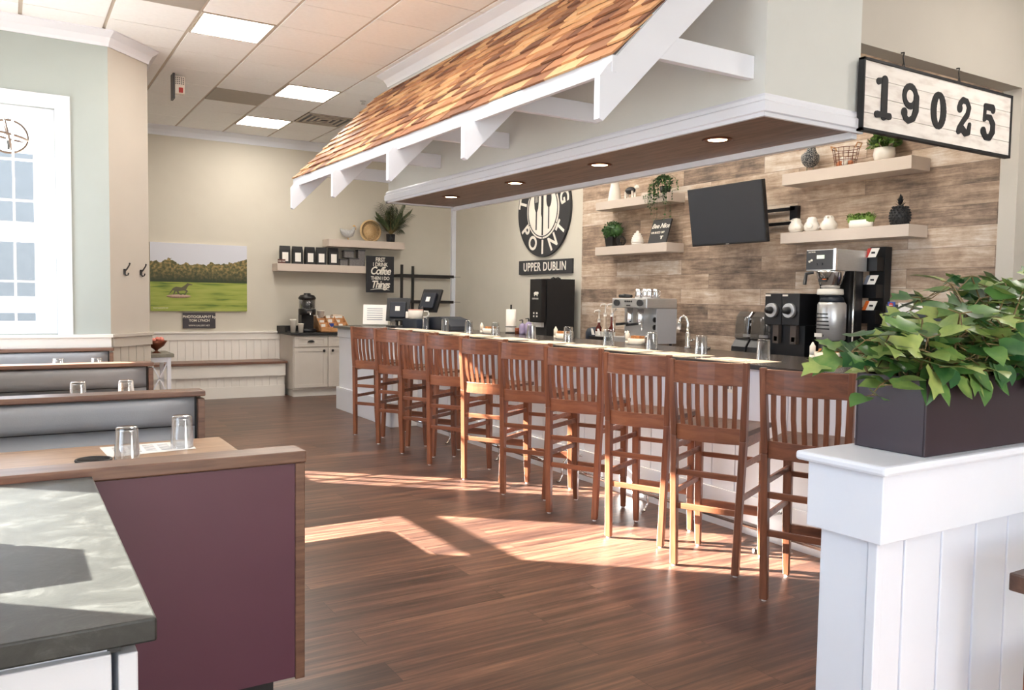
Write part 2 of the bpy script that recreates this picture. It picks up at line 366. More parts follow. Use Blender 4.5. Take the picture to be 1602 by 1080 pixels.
# ================================================================== THE SETTING
g = G().box(-0.9, 9.0, -5.0, 12.6, -0.1, 0.0); struct(g.build('floor', floor_m))
g = G().box(-30, 40, 12.7, 60, -0.25, -0.15); g.box(-40, -0.95, -20, 12.7, -0.25, -0.15); struct(g.build('ground', noisecol('asphalt', (150, 150, 148), 0.9)))
# ceiling of 2 ft square tiles with grid gaps
g = G(); PX, PY, X0, Y0 = 0.624, 0.622, 1.375, 7.11
special = {(0, 0), (2, 3), (2, 6), (0, -3), (0, -6), (5, -5), (5, -2), (5, 1), (5, 3), (6, -9), (1, 4), (-1, -1), (3, 5)}
for i in range(-4, 13):
    for j in range(-20, 9):
        if (i, j) in special: continue
        x, y = X0+i*PX, Y0+j*PY
        if x+PX < -0.8 or y+PY > 13: continue
        g.box(max(x+0.016, -0.85), x+PX-0.014, y+0.006, y+PY-0.006, CZ, CZ+0.012)
g.box(-0.9, 9, -5, 12.6, CZ+0.010, CZ+0.05, 1)
struct(g.build('ceiling', [tile_m, tbar_m]))
def cell(i, j): return X0+i*PX, Y0+j*PY
# --- walls
def wall_x(g, x0, x1, y0, y1, z0, z1, holes, mi=0):
    """a slab in the x = const plane with rectangular holes [(y0,y1,z0,z1)]"""
    ys = sorted({y0, y1, *[h[0] for h in holes], *[h[1] for h in holes]})
    for a, b in zip(ys, ys[1:]):
        hs = [h for h in holes if h[0] <= a+1e-6 and h[1] >= b-1e-6]
        if not hs: g.box(x0, x1, a, b, z0, z1, mi)
        else:
            h = hs[0]; g.box(x0, x1, a, b, z0, h[2], mi); g.box(x0, x1, a, b, h[3], z1, mi)
    return g
def wall_y(g, y0, y1, x0, x1, z0, z1, holes, mi=0):
    xs = sorted({x0, x1, *[h[0] for h in holes], *[h[1] for h in holes]})
    for a, b in zip(xs, xs[1:]):
        hs = [h for h in holes if h[0] <= a+1e-6 and h[1] >= b-1e-6]
        if not hs: g.box(a, b, y0, y1, z0, z1, mi)
        else:
            h = hs[0]; g.box(a, b, y0, y1, z0, h[2], mi); g.box(a, b, y0, y1, h[3], z1, mi)
    return g
LW = [(6.46, 7.66, 0.95, 3.12), (2.19, 3.30, 0.95, 3.12), (-2.4, -0.4, 0.5, 3.3), (-4.8, -2.8, 0.5, 3.3)]  # last two are unseen openings, added for sky fill from behind left
struct(wall_x(G(), -0.85, -0.7, -5.0, 8.30, 0, CZ, LW).build('wall_left', sage))
struct(wall_y(G(), 8.15, 8.30, -0.7, 0.787, 0, CZ, [(-0.45, 0.37, 1.085, 3.02)]).build('wall_window', sage_dimmed))
struct(G().add([(0.787,8.15,0),(1.162,8.55,0),(1.162,8.70,0),(0.727,8.30,0),(0.787,8.15,CZ),(1.162,8.55,CZ),(1.162,8.70,CZ),(0.727,8.30,CZ)],
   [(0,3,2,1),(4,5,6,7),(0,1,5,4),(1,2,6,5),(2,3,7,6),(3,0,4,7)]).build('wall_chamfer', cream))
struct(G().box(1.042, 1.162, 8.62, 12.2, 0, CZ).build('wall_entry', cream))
struct(G().box(1.042, 6.51, 12.2, 12.35, 0, CZ).build('wall_far', sage))
struct(G().box(6.36, 6.51, 10.05, 12.2, 0, CZ).build('wall_alcove', sage))
struct(G().box(6.2, 6.51, 8.41, 10.05, 0, CZ).build('wall_logo', sage))
struct(G().box(6.2, 6.51, 3.15, 8.41, 0, CZ).build('wall_reclaimed', wallwood))
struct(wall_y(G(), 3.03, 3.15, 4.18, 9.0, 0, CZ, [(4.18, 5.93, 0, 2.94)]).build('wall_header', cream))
struct(G().box(3.40, 4.18, 3.03, 8.02, 2.45, CZ).build('wall_bulkhead', sage_brightened))
struct(wall_y(G(), -5.15, -5.0, -0.85, 9.0, 0, CZ, [(0.4, 1.9, 0.6, 2.9)]).build('wall_behind', sage))  # opening is out of view, added to let sky light fill the room
struct(wall_x(G(), 9.0, 9.15, -5.0, 3.15, 0, CZ, []).build('wall_right', sage))
# plank panel on the underside of the bulkhead, with trims
struct(G().box(3.40, 4.18, 3.03, 8.02, 2.438, 2.452).build('trim_soffit_board', soffit_w))
g = G(); prof = [(0, 2.425), (0.02, 2.425), (0.02, 2.445), (0.032, 2.45), (0.032, 2.50), (0.02, 2.51), (0.02, 2.53), (0.012, 2.545), (0, 2.545)]
sweep(g, [(4.20, 3.03), (3.40, 3.03), (3.40, 8.02), (4.18, 8.02)], prof, left=True)
# profile sits outside the box: right-hand side when walking west then north
g.box(4.15, 4.20, 3.05, 8.05, 2.40, 2.46); g.box(3.38, 4.18, 7.99, 8.05, 2.425, 2.45)
struct(g.build('trim_soffit', white))
g = G(); cove = [(0, CZ-0.125), (0.012, CZ-0.125), (0.02, CZ-0.10), (0.045, CZ-0.055), (0.085, CZ-0.025), (0.10, CZ-0.012), (0.10, CZ), (0, CZ)]
sweep(g, [(3.40, 3.0), (3.40, 8.02), (4.3, 8.02)], cove, left=True)
sweep(g, [(-0.7, 8.15), (0.787, 8.15), (1.162, 8.55), (1.162, 12.2), (6.36, 12.2), (6.36, 10.05)], cove, left=False)
sweep(g, [(-0.7, -5.0), (-0.7, 8.15)], cove, left=False)
struct(g.build('trim_crown', white))
# wainscot
def boards_y(g, yf, x0, x1, z0, z1, w=0.105, gap=0.008, t=0.014):
    """vertical boards on a wall facing -y whose face is yf"""
    g.box(x0, x1, yf-0.004, yf, z0, z1)
    x = x0
    while x < x1-0.01:
        g.box(x+gap/2, min(x+w-gap/2, x1), yf-t, yf-0.003, z0, z1); x += w
def boards_x(g, xf, y0, y1, z0, z1, w=0.2, gap=0.008, t=0.014):
    g.box(xf-0.004, xf, y0, y1, z0, z1)
    y = y0
    while y < y1-0.01:
        g.box(xf-t, xf-0.003, y+gap/2, min(y+w-gap/2, y1), z0, z1); y += w
g = G(); boards_y(g, 12.2, 1.17, 3.45, 0.0, 0.80); g.box(1.17, 3.45, 12.172, 12.2, 0.80, 0.90); g.box(1.17, 3.45, 12.15, 12.2, 0.895, 0.918)
struct(g.build('trim_wainscot_far', offwhite, bevel=0.002))
g = G(); boards_y(g, 8.15, -0.69, 0.787, 0.0, 0.96); g.box(-0.69, 0.787, 8.12, 8.15, 0.96, 1.055); g.box(-0.69, 0.80, 8.105, 8.15, 1.05, 1.078)
struct(g.build('trim_wainscot_window', offwhite, bevel=0.002))
g = G(); boards_y(g, 0.0, 0.0, 0.548, 0.0, 0.96, w=0.11); g.box(0.0, 0.548, -0.03, 0, 0.96, 1.055); g.box(-0.01, 0.556, -0.045, 0, 1.05, 1.078)
ang = math.atan2(0.40, 0.375); g.xform(Matrix.Translation((0.787, 8.15, 0)) @ Matrix.Rotation(ang, 4, 'Z'))
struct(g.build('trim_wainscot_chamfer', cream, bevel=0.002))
struct(G().box(6.19, 6.2, 3.15, 10.05, 0, 0.1).build('baseboard_right', white))
struct(G().box(6.29, 6.36, 12.15, 12.2, 0, CZ-0.1).build('trim_corner', white))
# windows
def window_y(name, yf, x0, x1, z0, z1, cols, rows, casing=0.117, sash=0.107):
    g = G(); yb = yf+0.12
    # casing on the wall
    for a in ((x0-casing, x0, z0-0.01, z1), (x1, x1+casing, z0-0.01, z1), (x0-casing, x1+casing, z1, z1+casing)):
        g.box(a[0], a[1], yf-0.022, yf-0.001, a[2], a[3])
    # reveal + sash
    g.box(x0, x0+sash, yf+0.03, yf+0.07, z0, z1); g.box(x1-sash, x1, yf+0.03, yf+0.07, z0, z1)
    g.box(x0+sash, x1-sash, yf+0.03, yf+0.07, z0, z0+sash); g.box(x0+sash, x1-sash, yf+0.03, yf+0.07, z1-sash, z1)
    o = g.build(name, white, bevel=0.003); struct(o)
    g = G(); gx0, gx1, gz0, gz1 = x0+sash, x1-sash, z0+sash, z1-sash
    for i in range(1, cols): x = gx0+(gx1-gx0)*i/cols; g.box(x-0.009, x+0.009, yf+0.032, yf+0.066, gz0, gz1)
    for j in range(1, rows): z = gz0+(gz1-gz0)*j/rows; g.box(gx0, gx1, yf+0.033, yf+0.065, z-0.009, z+0.009)
    g.build('muntin', white, o); G().box(gx0, gx1, yf+0.048, yf+0.052, gz0, gz1).build('pane', pane_m, o)
    return o
window_y('window_1', 8.15, -0.45, 0.37, 1.085, 3.02, 3, 5)
def window_x(name, y0, y1, z0, z1, bar):
    g = G()
    for a in ((y0-0.1, y0, z0-0.1, z1+0.1), (y1, y1+0.1, z0-0.1, z1+0.1), (y0, y1, z1, z1+0.1), (y0, y1, z0-0.1, z0)):
        g.box(-0.699, -0.68, a[0], a[1], a[2], a[3])
    g.box(-0.80, -0.76, y0, y0+0.03, z0, z1); g.box(-0.80, -0.76, y1-0.03, y1, z0, z1)
    g.box(-0.80, -0.76, y0, y1, z0, z0+0.04); g.box(-0.80, -0.76, y0, y1, z1-0.04, z1)
    if bar: g.box(-0.80, -0.76, y0, y1, bar[0], bar[1])
    o = struct(g.build(name, white)); G().box(-0.782, -0.778, y0, y1, z0, z1).build('pane', pane_m, o)
for k, h in enumerate(LW): window_x('window_%d' % (k+2), *h, (1.99, 2.12))
# ================================================================== BAR
def at_root(name, label, cat, loc, group=None): return thing(name, label, cat, loc, group)
BZ = 1.07
t = thing('bar_counter', 'long white panelled bar counter with dark stone top behind the row of stools', 'counter', (4.2, 6.0, 0))
g = G().prism([(3.87, 2.2), (4.80, 2.2), (4.80, 10.2), (3.57, 10.2), (3.57, 8.36), (3.87, 8.36)], 'z', 1.04, BZ); g.build('countertop', stone, t, bevel=0.004)
g = G().box(3.945, 4.70, 2.25, 8.4, 0, 1.04); boards_x(g, 3.945, 2.25, 8.4, 0.24, 1.04, w=0.2); g.box(3.915, 3.95, 2.25, 8.4, 0.0, 0.24); g.box(3.92, 3.95, 2.25, 8.4, 0.95, 1.04)
g.build('front_panel', white, t)
g = G().box(3.63, 4.70, 8.40, 10.14, 0, 1.04); g.box(3.60, 4.72, 8.385, 10.16, 0.0, 0.27); g.box(3.61, 4.71, 8.39, 10.15, 0.93, 1.04); g.box(3.60, 4.72, 8.38, 10.165, 0.27, 0.285); g.build('end_cabinet', white, t, bevel=0.003)
g = G().tube([(3.72, 2.3, 0.13), (3.72, 8.2, 0.13)], 0.017, 12); fr = g.build('foot_rail', chrome, t)
for y in (6.235, 5.26, 4.24, 3.25, 7.2):
    gg = G().tube([(3.93, y, 0.20), (3.82, y, 0.20), (3.75, y, 0.17), (3.72, y, 0.13), (3.73, y, 0.06), (3.70, y, 0.01), (3.675, y, 0.008)], 0.009, 8)
    gg.build('rail_bracket', chrome, fr)
for y, z in ((3.707, 0.93), (5.40, 0.92)):
    o = G().box(3.924, 3.931, y-0.035, y+0.035, z-0.06, z+0.06).build('power_outlet', socket_m, None, bevel=0.002)
    sl_ = G()
    for dz in (-0.025, 0.025): sl_.box(3.922, 3.925, y-0.016, y-0.010, z+dz-0.012, z+dz+0.012); sl_.box(3.922, 3.925, y+0.010, y+0.016, z+dz-0.012, z+dz+0.012)
    sl_.build('socket_slot', black, o)
    tag(o, 'white power outlet on bar front behind the second stool from the white half wall' if y < 4 else 'white power outlet on bar front behind the fourth stool from the white half wall', 'outlet', 'outlets on the bar front')
# back counter along the timber wall
t = thing('back_counter', 'low dark-topped work counter along the timber wall behind the bar', 'counter', (5.9, 6.0, 0))
G().box(5.58, 6.185, 3.2, 9.6, 0.0, 0.91).build('cabinet_body', cab_m, t); G().box(5.55, 6.188, 3.18, 9.62, 0.91, 0.95).build('countertop', stone, t)
# ================================================================== STOOLS
def make_stool():
    t = thing('bar_stool', '', 'bar stool')
    def leg(foot, knee, top, wf, wk, wt, name='leg'):
        g = G(); secs = [(foot, wf), (knee, wk), (top, wt)]
        rings = [[(p[0]-w[0]/2, p[1]-w[1]/2, p[2]), (p[0]+w[0]/2, p[1]-w[1]/2, p[2]), (p[0]+w[0]/2, p[1]+w[1]/2, p[2]), (p[0]-w[0]/2, p[1]+w[1]/2, p[2])] for p, w in secs]
        for a, b in zip(rings, rings[1:]): g.hexa(a, b)
        o = g.build(name, stool_w, t, bevel=0.004); return o
    for s in (-1, 1):
        o = leg((-0.215, s*0.17, 0.008), (-0.20, s*0.19, 0.72), (-0.235, s*0.203, 1.138), (0.034, 0.038), (0.05, 0.034), (0.034, 0.030))
        G().cyl((-0.215, s*0.17, 0), (-0.215, s*0.17, 0.012), 0.012, n=12).build('glide', socket_m, o)
        o = leg((0.215, s*0.185, 0.008), (0.205, s*0.187, 0.22), (0.195, s*0.19, 0.745), (0.026, 0.032), (0.036, 0.042), (0.040, 0.046))
        G().cyl((0.215, s*0.185, 0), (0.215, s*0.185, 0.012), 0.012, n=12).build('glide', socket_m, o)
    # top and bottom back rails, gently curved
    def rail(z0, z1, y, x0, bow, th):
        g = G(); N = 8; vs = []
        for i in range(N+1):
            u = -1+2*i/N; yy = u*y; xx = x0-bow*(1-u*u)
            vs += [(xx-th/2, yy, z0), (xx+th/2, yy, z0), (xx+th/2, yy, z1), (xx-th/2, yy, z1)]
        fs = [(0, 1, 2, 3)]
        for i in range(N):
            b = 4*i
            for k in range(4): fs.append((b+k, b+4+k, b+4+(k+1) % 4, b+(k+1) % 4))
        fs.append((4*N+3, 4*N+2, 4*N+1, 4*N)); g.add(vs, fs); return g
    rail(1.012, 1.132, 0.19, -0.232, 0.028, 0.022).build('top_rail', stool_h, t, bevel=0.003)
    rail(0.700, 0.785, 0.178, -0.202, 0.022, 0.022).build('lower_rail', stool_h, t, bevel=0.003)
    for k in range(7):
        u = -0.86+k*1.72/6; x1 = -0.232-0.028*(1-u*u); x0 = -0.202-0.022*(1-u*u); y0 = u*0.163; y1 = u*0.172
        g = G(); w = 0.0115
        g.hexa([(x0-.006, y0-w, .78), (x0+.006, y0-w, .78), (x0+.006, y0+w, .78), (x0-.006, y0+w, .78)], [(x1+.010-.006, y1-w, .90), (x1+.010+.006, y1-w, .90), (x1+.010+.006, y1+w, .90), (x1+.010-.006, y1+w, .90)])
        g.hexa([(x1+.010-.006, y1-w, .90), (x1+.010+.006, y1-w, .90), (x1+.010+.006, y1+w, .90), (x1+.010-.006, y1+w, .90)], [(x1-.006, y1-w, 1.015), (x1+.006, y1-w, 1.015), (x1+.006, y1+w, 1.015), (x1-.006, y1+w, 1.015)])
        g.build('slat', stool_w, t)
    # saddle seat
    g = G(); NX, NY = 8, 8
    def sz(u, v): return 0.772-0.010*(1-(2*v-1)**2)*(1-abs(2*u-1)**3)
    vs = []; 
    for i in range(NX+1):
        for j in range(NY+1):
            u, v = i/NX, j/NY; hw = 0.205+0.012*u; vs.append((-0.185+0.42*u, (2*v-1)*hw, sz(u, v)))
    m = len(vs); vs += [(x, y, 0.745) for x, y, z in vs]; fs = []
    q = NY+1
    for i in range(NX):
        for j in range(NY):
            a_ = i*q+j; fs.append((a_, a_+q, a_+q+1, a_+1)); fs.append((m+a_, m+a_+1, m+a_+q+1, m+a_+q))
    for i in range(NX):
        a_ = i*q; fs.append((a_, m+a_, m+a_+q, a_+q)); a_ = i*q+NY; fs.append((a_, a_+q, m+a_+q, m+a_))
    for j in range(NY):
        a_ = j; fs.append((a_, a_+1, m+a_+1, m+a_)); a_ = NX*q+j; fs.append((a_, m+a_, m+a_+1, a_+1))
    g.add(vs, fs); g.build('seat', seat_w, t)
    g = G(); g.box(-0.18, 0.2, 0.178, 0.198, 0.685, 0.746); g.box(-0.18, 0.2, -0.198, -0.178, 0.685, 0.746); g.box(0.185, 0.205, -0.19, 0.19, 0.685, 0.746); g.build('apron', stool_h, t)
    def bar(y0, y1, x0, x1, z, h, th=0.016):
        g = G()
        if x0 == x1: g.box(x0-th/2, x0+th/2, y0, y1, z-h/2, z+h/2)
        else: g.hexa([(x0, y0-th/2, z-h/2), (x1, y1-th/2, z-h/2), (x1, y1+th/2, z-h/2), (x0, y0+th/2, z-h/2)], [(x0, y0-th/2, z+h/2), (x1, y1-th/2, z+h/2), (x1, y1+th/2, z+h/2), (x0, y0+th/2, z+h/2)])
        return g.build('stretcher', stool_h, t, bevel=0.002)
    bar(-0.172, 0.172, -0.206, -0.206, 0.52, 0.032); bar(-0.168, 0.168, -0.209, -0.209, 0.335, 0.032)
    bar(-0.176, 0.176, 0.200, 0.200, 0.555, 0.028); bar(-0.176, 0.176, 0.206, 0.206, 0.26, 0.055, 0.018)
    for s in (-1, 1):
        for z in (0.585, 0.41): bar(s*0.18, s*0.186, -0.19, 0.19, z, 0.030)
        if False: pass
    return t
feet = [(3.083, 8.108, 34), (3.089, 7.496, 33), (3.092, 6.934, 32), (3.089, 6.345, 31), (3.092, 5.72, 30), (3.103, 5.132, 31), (3.108, 4.533, 27), (3.109, 3.887, 25), (3.10, 3.299, 26), (3.113, 2.679, 24)]
place = ['farthest bar stool, at the bar end by the menu holder', 'second wooden bar stool from the far end of the bar', 'third wooden bar stool from the far end, in shade', 'fourth wooden bar stool from the far end of the bar',
 'fifth wooden bar stool from the far end, left leg in sunlight', 'sixth wooden bar stool from the far end, in front of the black dispenser', 'seventh wooden bar stool from the far end of the bar', 'eighth wooden bar stool from far end, third from the white half wall',
 'ninth slat-back bar stool, second from the white half wall, legs sunlit', 'nearest slat-back bar stool, partly hidden by the white half wall']
st0 = make_stool()
for k, (x, y, d) in enumerate(feet):
    th = math.radians(d); c, s = math.cos(th), math.sin(th); lx, ly = -0.215, 0.17
    loc = (x-(c*lx-s*ly), y-(s*lx+c*ly), 0)
    o = st0 if k == 0 else dup(st0, loc)
    o.location = loc; o.rotation_euler = (0, 0, th); o['label'] = place[k]; o['group'] = 'wooden slat-back stools along the bar'
# ================================================================== SHINGLED ROOF OVER THE BAR
t = thing('shingled_canopy', 'cedar-shingled sloping canopy with white brackets over the bar', 'canopy roof', (3.40, 5.5, 2.3))
EX, EZ, TX, TZ = 2.455, 2.60, 3.395, 3.585
ry0, ry1 = 3.09, 8.17
L_ = math.hypot(TX-EX, TZ-EZ); ux, uz = (TX-EX)/L_, (TZ-EZ)/L_; nx, nz_ = -uz, ux
def rp(s, n, y): return (EX+ux*s+nx*n, y, EZ+uz*s+nz_*n)
g = G(); NC = 12; ex = L_/NC
for c in range(NC):
    y = ry0-random.uniform(0, 0.1)
    while y < ry1:
        w = random.uniform(0.10, 0.26); a0, a1 = max(y+0.002, ry0), min(y+w-0.002, ry1); y += w
        if a1-a0 < 0.02: continue
        s0 = c*ex-0.012+random.uniform(-0.006, 0.006); s1 = min(s0+ex*1.9, L_); n0 = 0.026+random.uniform(0, 0.006); n1 = 0.006
        g.hexa([rp(s0, n0-0.011, a0), rp(s0, n0-0.011, a1), rp(s1, n1-0.006, a1), rp(s1, n1-0.006, a0)][::-1],
               [rp(s0, n0, a0), rp(s0, n0, a1), rp(s1, n1, a1), rp(s1, n1, a0)][::-1])
g.build('shingles', shingle_m, t)
g = G().prism([(EX, EZ-0.005), (TX, TZ-0.005), (TX, TZ-0.03), (EX+0.02, EZ-0.03)], 'y', ry0+0.02, ry1-0.02); g.build('roof_deck', white, t)
g = G().box(EX-0.015, EX+0.012, ry0+0.01, ry1-0.01, EZ-0.075, EZ+0.005); g.build('fascia', white, t, bevel=0.002)
for k, yc in enumerate((3.125, 4.46, 5.62, 6.82, 8.0)):
    y0, y1 = yc-0.022, yc+0.022
    # rafter with plumb-cut tail, horizontal tie to the bulkhead
    g = G().prism([(2.372, 2.30), (2.372, 2.50), (2.415, 2.555), (EX, EZ-0.01), (3.39, TZ-0.02), (3.39, TZ-0.30), (2.735, 2.633), (2.395, 2.29)], 'y', y0, y1); rf = g.build('rafter', white, t, bevel=0.002)
    G().box(2.72, 3.398, y0+0.002, y1-0.002, 2.635, 2.755).build('tie_beam', white, rf, bevel=0.002)
# ================================================================== DOWNLIGHTS
for k, (x, y, lab) in enumerate(((3.70, 3.655, 'lit recessed downlight nearest the number sign'), (3.70, 4.822, 'second lit recessed downlight from the number sign'), (3.705, 6.0, 'third lit recessed downlight from the number sign'), (3.71, 7.2, 'farthest lit recessed downlight, above the bar\'s far half'))):
    t = thing('recessed_downlight', lab, 'ceiling light', (x, y, 2.438), 'recessed downlights in the dark board over the bar')
    G().lathe([(0.070, 2.437), (0.090, 2.437), (0.092, 2.431), (0.072, 2.428), (0.050, 2.4375)], (x, y, 0), 28, cap=False).build('trim_ring', copper, t)
    G().lathe([(0.0, 2.4345), (0.058, 2.4345)], (x, y, 0), 24, cap=False).build('lamp', warm_m, t)
    ld = bpy.data.lights.new('downlight_lamp', 'SPOT'); ld.energy = 45; ld.color = (1, 0.78, 0.52); ld.spot_size = math.radians(120); ld.spot_blend = 0.6; ld.shadow_soft_size = 0.05
    lo = bpy.data.objects.new('downlight_lamp', ld); COL.objects.link(lo); lo.location = (x, y, 2.42)
# ================================================================== CEILING FITTINGS
labs = {(0, 0): 'large lit square ceiling panel nearest the camera', (2, 3): 'lit square ceiling panel in the middle of the three', (2, 6): 'farthest lit square ceiling panel, near the far wall'}
for (i, j) in ((0, 0), (2, 3), (2, 6), (0, -3), (0, -6), (5, -5), (5, -2), (5, 1), (5, 3), (6, -9)):  # all but the first three are unseen panels, added to brighten room and bar
    x, y = cell(i, j)
    t = thing('ceiling_light', labs.get((i, j), 'unseen lit square ceiling panel added for fill light, out of frame'), 'ceiling light', (x+PX/2, y+PY/2, CZ), 'square light panels in the ceiling grid')
    G().box(x+0.03, x+PX-0.03, y+0.03, y+PY-0.03, CZ-0.002, CZ+0.004).build('diffuser', light_m, t)
    g = G(); g.box(x+0.012, x+0.03, y+0.01, y+PY-0.01, CZ-0.004, CZ+0.009); g.box(x+PX-0.03, x+PX-0.012, y+0.01, y+PY-0.01, CZ-0.004, CZ+0.009)
    g.box(x+0.03, x+PX-0.03, y+0.01, y+0.03, CZ-0.004, CZ+0.009); g.box(x+0.03, x+PX-0.03, y+PY-0.03, y+PY-0.01, CZ-0.004, CZ+0.009); g.build('frame', tbar_m, t)
for (i, j), lab in (((1, 4), 'plain grey ceiling panel between the two farther light panels'), ((-1, -1), 'plain grey ceiling panel at the top edge, beside the large light')):
    x, y = cell(i, j); tag(G().box(x+0.01, x+PX-0.01, y+0.006, y+PY-0.006, CZ-0.003, CZ+0.009).build('ceiling_panel', grey_panel), lab, 'ceiling panel', 'grey panels in the ceiling grid')
x, y = cell(3, 5); t = thing('air_vent', 'square slatted air vent in the ceiling above the shingled canopy\'s end', 'vent', (x+PX/2, y+PY/2, CZ))
G().box(x+0.01, x+PX-0.01, y+0.006, y+PY-0.006, CZ, CZ+0.009).build('backing', darkgrey, t)
g = G()
for k in range(4):
    r0, r1 = 0.305-k*0.075, 0.275-k*0.075; cx, cy = x+PX/2, y+PY/2
    g.box(cx-r0, cx+r0, cy-r0, cy-r1, CZ-0.008, CZ-0.001); g.box(cx-r0, cx+r0, cy+r1, cy+r0, CZ-0.008, CZ-0.001)
    g.box(cx-r0, cx-r1, cy-r1, cy+r1, CZ-0.008, CZ-0.001); g.box(cx+r1, cx+r0, cy-r1, cy+r1, CZ-0.008, CZ-0.001)
g.build('louvre', tbar_m, t)
tag(G().lathe([(0.035, CZ), (0.035, CZ-0.006), (0.012, CZ-0.01), (0.012, CZ-0.03), (0.022, CZ-0.034), (0.022, CZ-0.038), (0.0, CZ-0.038)], (3.589, 9.236, 0), 16).build('sprinkler_head', steel), 'small metal sprinkler head in the ceiling by the shingled canopy', 'sprinkler')
t = thing('fire_alarm', 'white speaker strobe fire alarm hanging from the ceiling', 'fire alarm', (1.58, 9.3, CZ))
G().box(1.50, 1.52, 9.22, 9.36, CZ-0.26, CZ).build('bracket', darkgrey, t)
G().box(1.52, 1.62, 9.24, 9.34, CZ-0.20, CZ-0.02).build('housing', ceram, t, bevel=0.008)
g = G()
for a_ in range(5):
    for b_ in range(4): g.cyl((1.532+a_*0.018, 9.235, CZ-0.04-b_*0.02), (1.532+a_*0.018, 9.241, CZ-0.04-b_*0.02), 0.006, n=8)
g.build('speaker_grille', darkgrey, t); G().box(1.56, 1.60, 9.225, 9.24, CZ-0.19, CZ-0.14).build('strobe', red_m, t)
# ================================================================== FAR WALL
def shelf(name, x0, x1, y0, y1, z0, z1, label):
    o = G().box(x0, x1, y0, y1, z0, z1).build(name, shelf_m, None, bevel=0.003); return tag(o, label, 'shelf', 'thick taupe floating shelves')
shelf('floating_shelf', 3.336, 4.86, 11.92, 12.199, 1.805, 1.915, 'long taupe floating shelf holding black coffee bags on far wall')
shelf('floating_shelf', 4.10, 5.335, 11.92, 12.199, 2.195, 2.305, 'taupe floating shelf holding straw bowl and palm on far wall')
# canvas picture
t = thing('canvas_picture', 'landscape canvas of a horse statue in a green field with autumn trees', 'picture', (1.665, 12.16, 1.208))
G().box(1.665, 2.962, 12.162, 12.199, 1.208, 2.152).build('canvas_edge', lettering, t)
G().add([(1.665, 12.161, 1.208), (2.962, 12.161, 1.208), (2.962, 12.161, 2.152), (1.665, 12.161, 2.152)], [(0, 1, 2, 3)]).build('printed_canvas', photo_m, t)
g = G(); hx, hz, k = 1.93, 1.43, 0.33
body = [(0.05, 0.18), (0.0, 0.1), (-0.1, 0.03), (-0.02, 0.14), (0.08, 0.30), (0.2, 0.36), (0.42, 0.33), (0.55, 0.42), (0.66, 0.52), (0.70, 0.50), (0.86, 0.46), (0.84, 0.43), (0.72, 0.43), (0.66, 0.36), (0.60, 0.24), (0.68, 0.18), (0.60, 0.08), (0.56, 0.0), (0.52, 0.0), (0.56, 0.10), (0.60, 0.16), (0.52, 0.20), (0.3, 0.17), (0.34, 0.06), (0.46, 0.0), (0.40, 0.0), (0.28, 0.05), (0.20, 0.18), (0.12, 0.02), (0.08, 0.02), (0.13, 0.2)]
g.prism([(hx+a_*k, hz+b_*k) for a_, b_ in body], 'y', 12.1585, 12.1605); g.build('horse_figure', noisecol('bronze_horse', (96, 92, 70), 0.6), t)
g = G().lathe([(0.001, 12.1605), (0.16, 12.1605), (0.16, 12.1600), (0.001, 12.1600)], (2.03, 0, 1.415), 24, axis='y', sy=0.16, cap=False); g.build('gravel_patch', noisecol('gravel_print', (186, 158, 140), 0.8, 0.2, 60), t)
text('PHOTOGRAPHY BY', 0.022, (1.70, 12.159, 1.25), FY, lettering, t, 'caption', 0.0005, align='LEFT')
# plaque
t = thing('name_plaque', 'small charcoal plaque with white lettering under the field picture', 'plaque', (2.30, 12.17, 0.967))
G().box(2.085, 2.522, 12.17, 12.199, 0.966, 1.186).build('board', noisecol('charcoal_board', (66, 62, 68), 0.6), t, bevel=0.002)
text('PHOTOGRAPHY by', 0.052, (2.303, 12.168, 1.128), FY, lettering, t, offset=0.0006); text('TOM LYNCH', 0.048, (2.303, 12.168, 1.075), FY, lettering, t, offset=0.0006); text('WWW.GALLERY.NET', 0.030, (2.303, 12.168, 1.005), FY, lettering, t)
# coffee sign
t = thing('coffee_sign', 'black rectangular sign with white script about coffee on far wall', 'sign', (5.0, 12.0, 1.51))
G().box(4.685, 5.14, 11.885, 11.905, 1.515, 2.075).build('board', noisecol('black_board', (34, 34, 38), 0.6), t, bevel=0.002)
G().box(4.87, 4.95, 11.905, 12.199, 1.83, 1.87).build('wall_cleat', blackmatte, t)
cx = 4.9125
text('FIRST', 0.092, (cx, 11.883, 2.018), FY, lettering, t, offset=0.001, sx=0.72); text('I DRINK', 0.085, (cx, 11.883, 1.943), FY, lettering, t, offset=0.001, sx=0.8)
text('Coffee', 0.165, (cx, 11.883, 1.845), FY, lettering, t, offset=0.003, shear=0.3, sx=0.85, spacing=0.88); text('THEN I DO', 0.075, (cx, 11.883, 1.733), FY, lettering, t, offset=0.001, sx=0.82)
text('Things', 0.155, (cx, 11.883, 1.635), FY, lettering, t, offset=0.003, shear=0.3, sx=0.85, spacing=0.88)
g = G().tube([(4.75+i*0.035, 11.882, 1.555+0.018*math.sin(i/9*PI)) for i in range(10)], [0.002+0.005*math.sin(i/9*PI) for i in range(10)], 6); g.build('flourish', lettering, t)
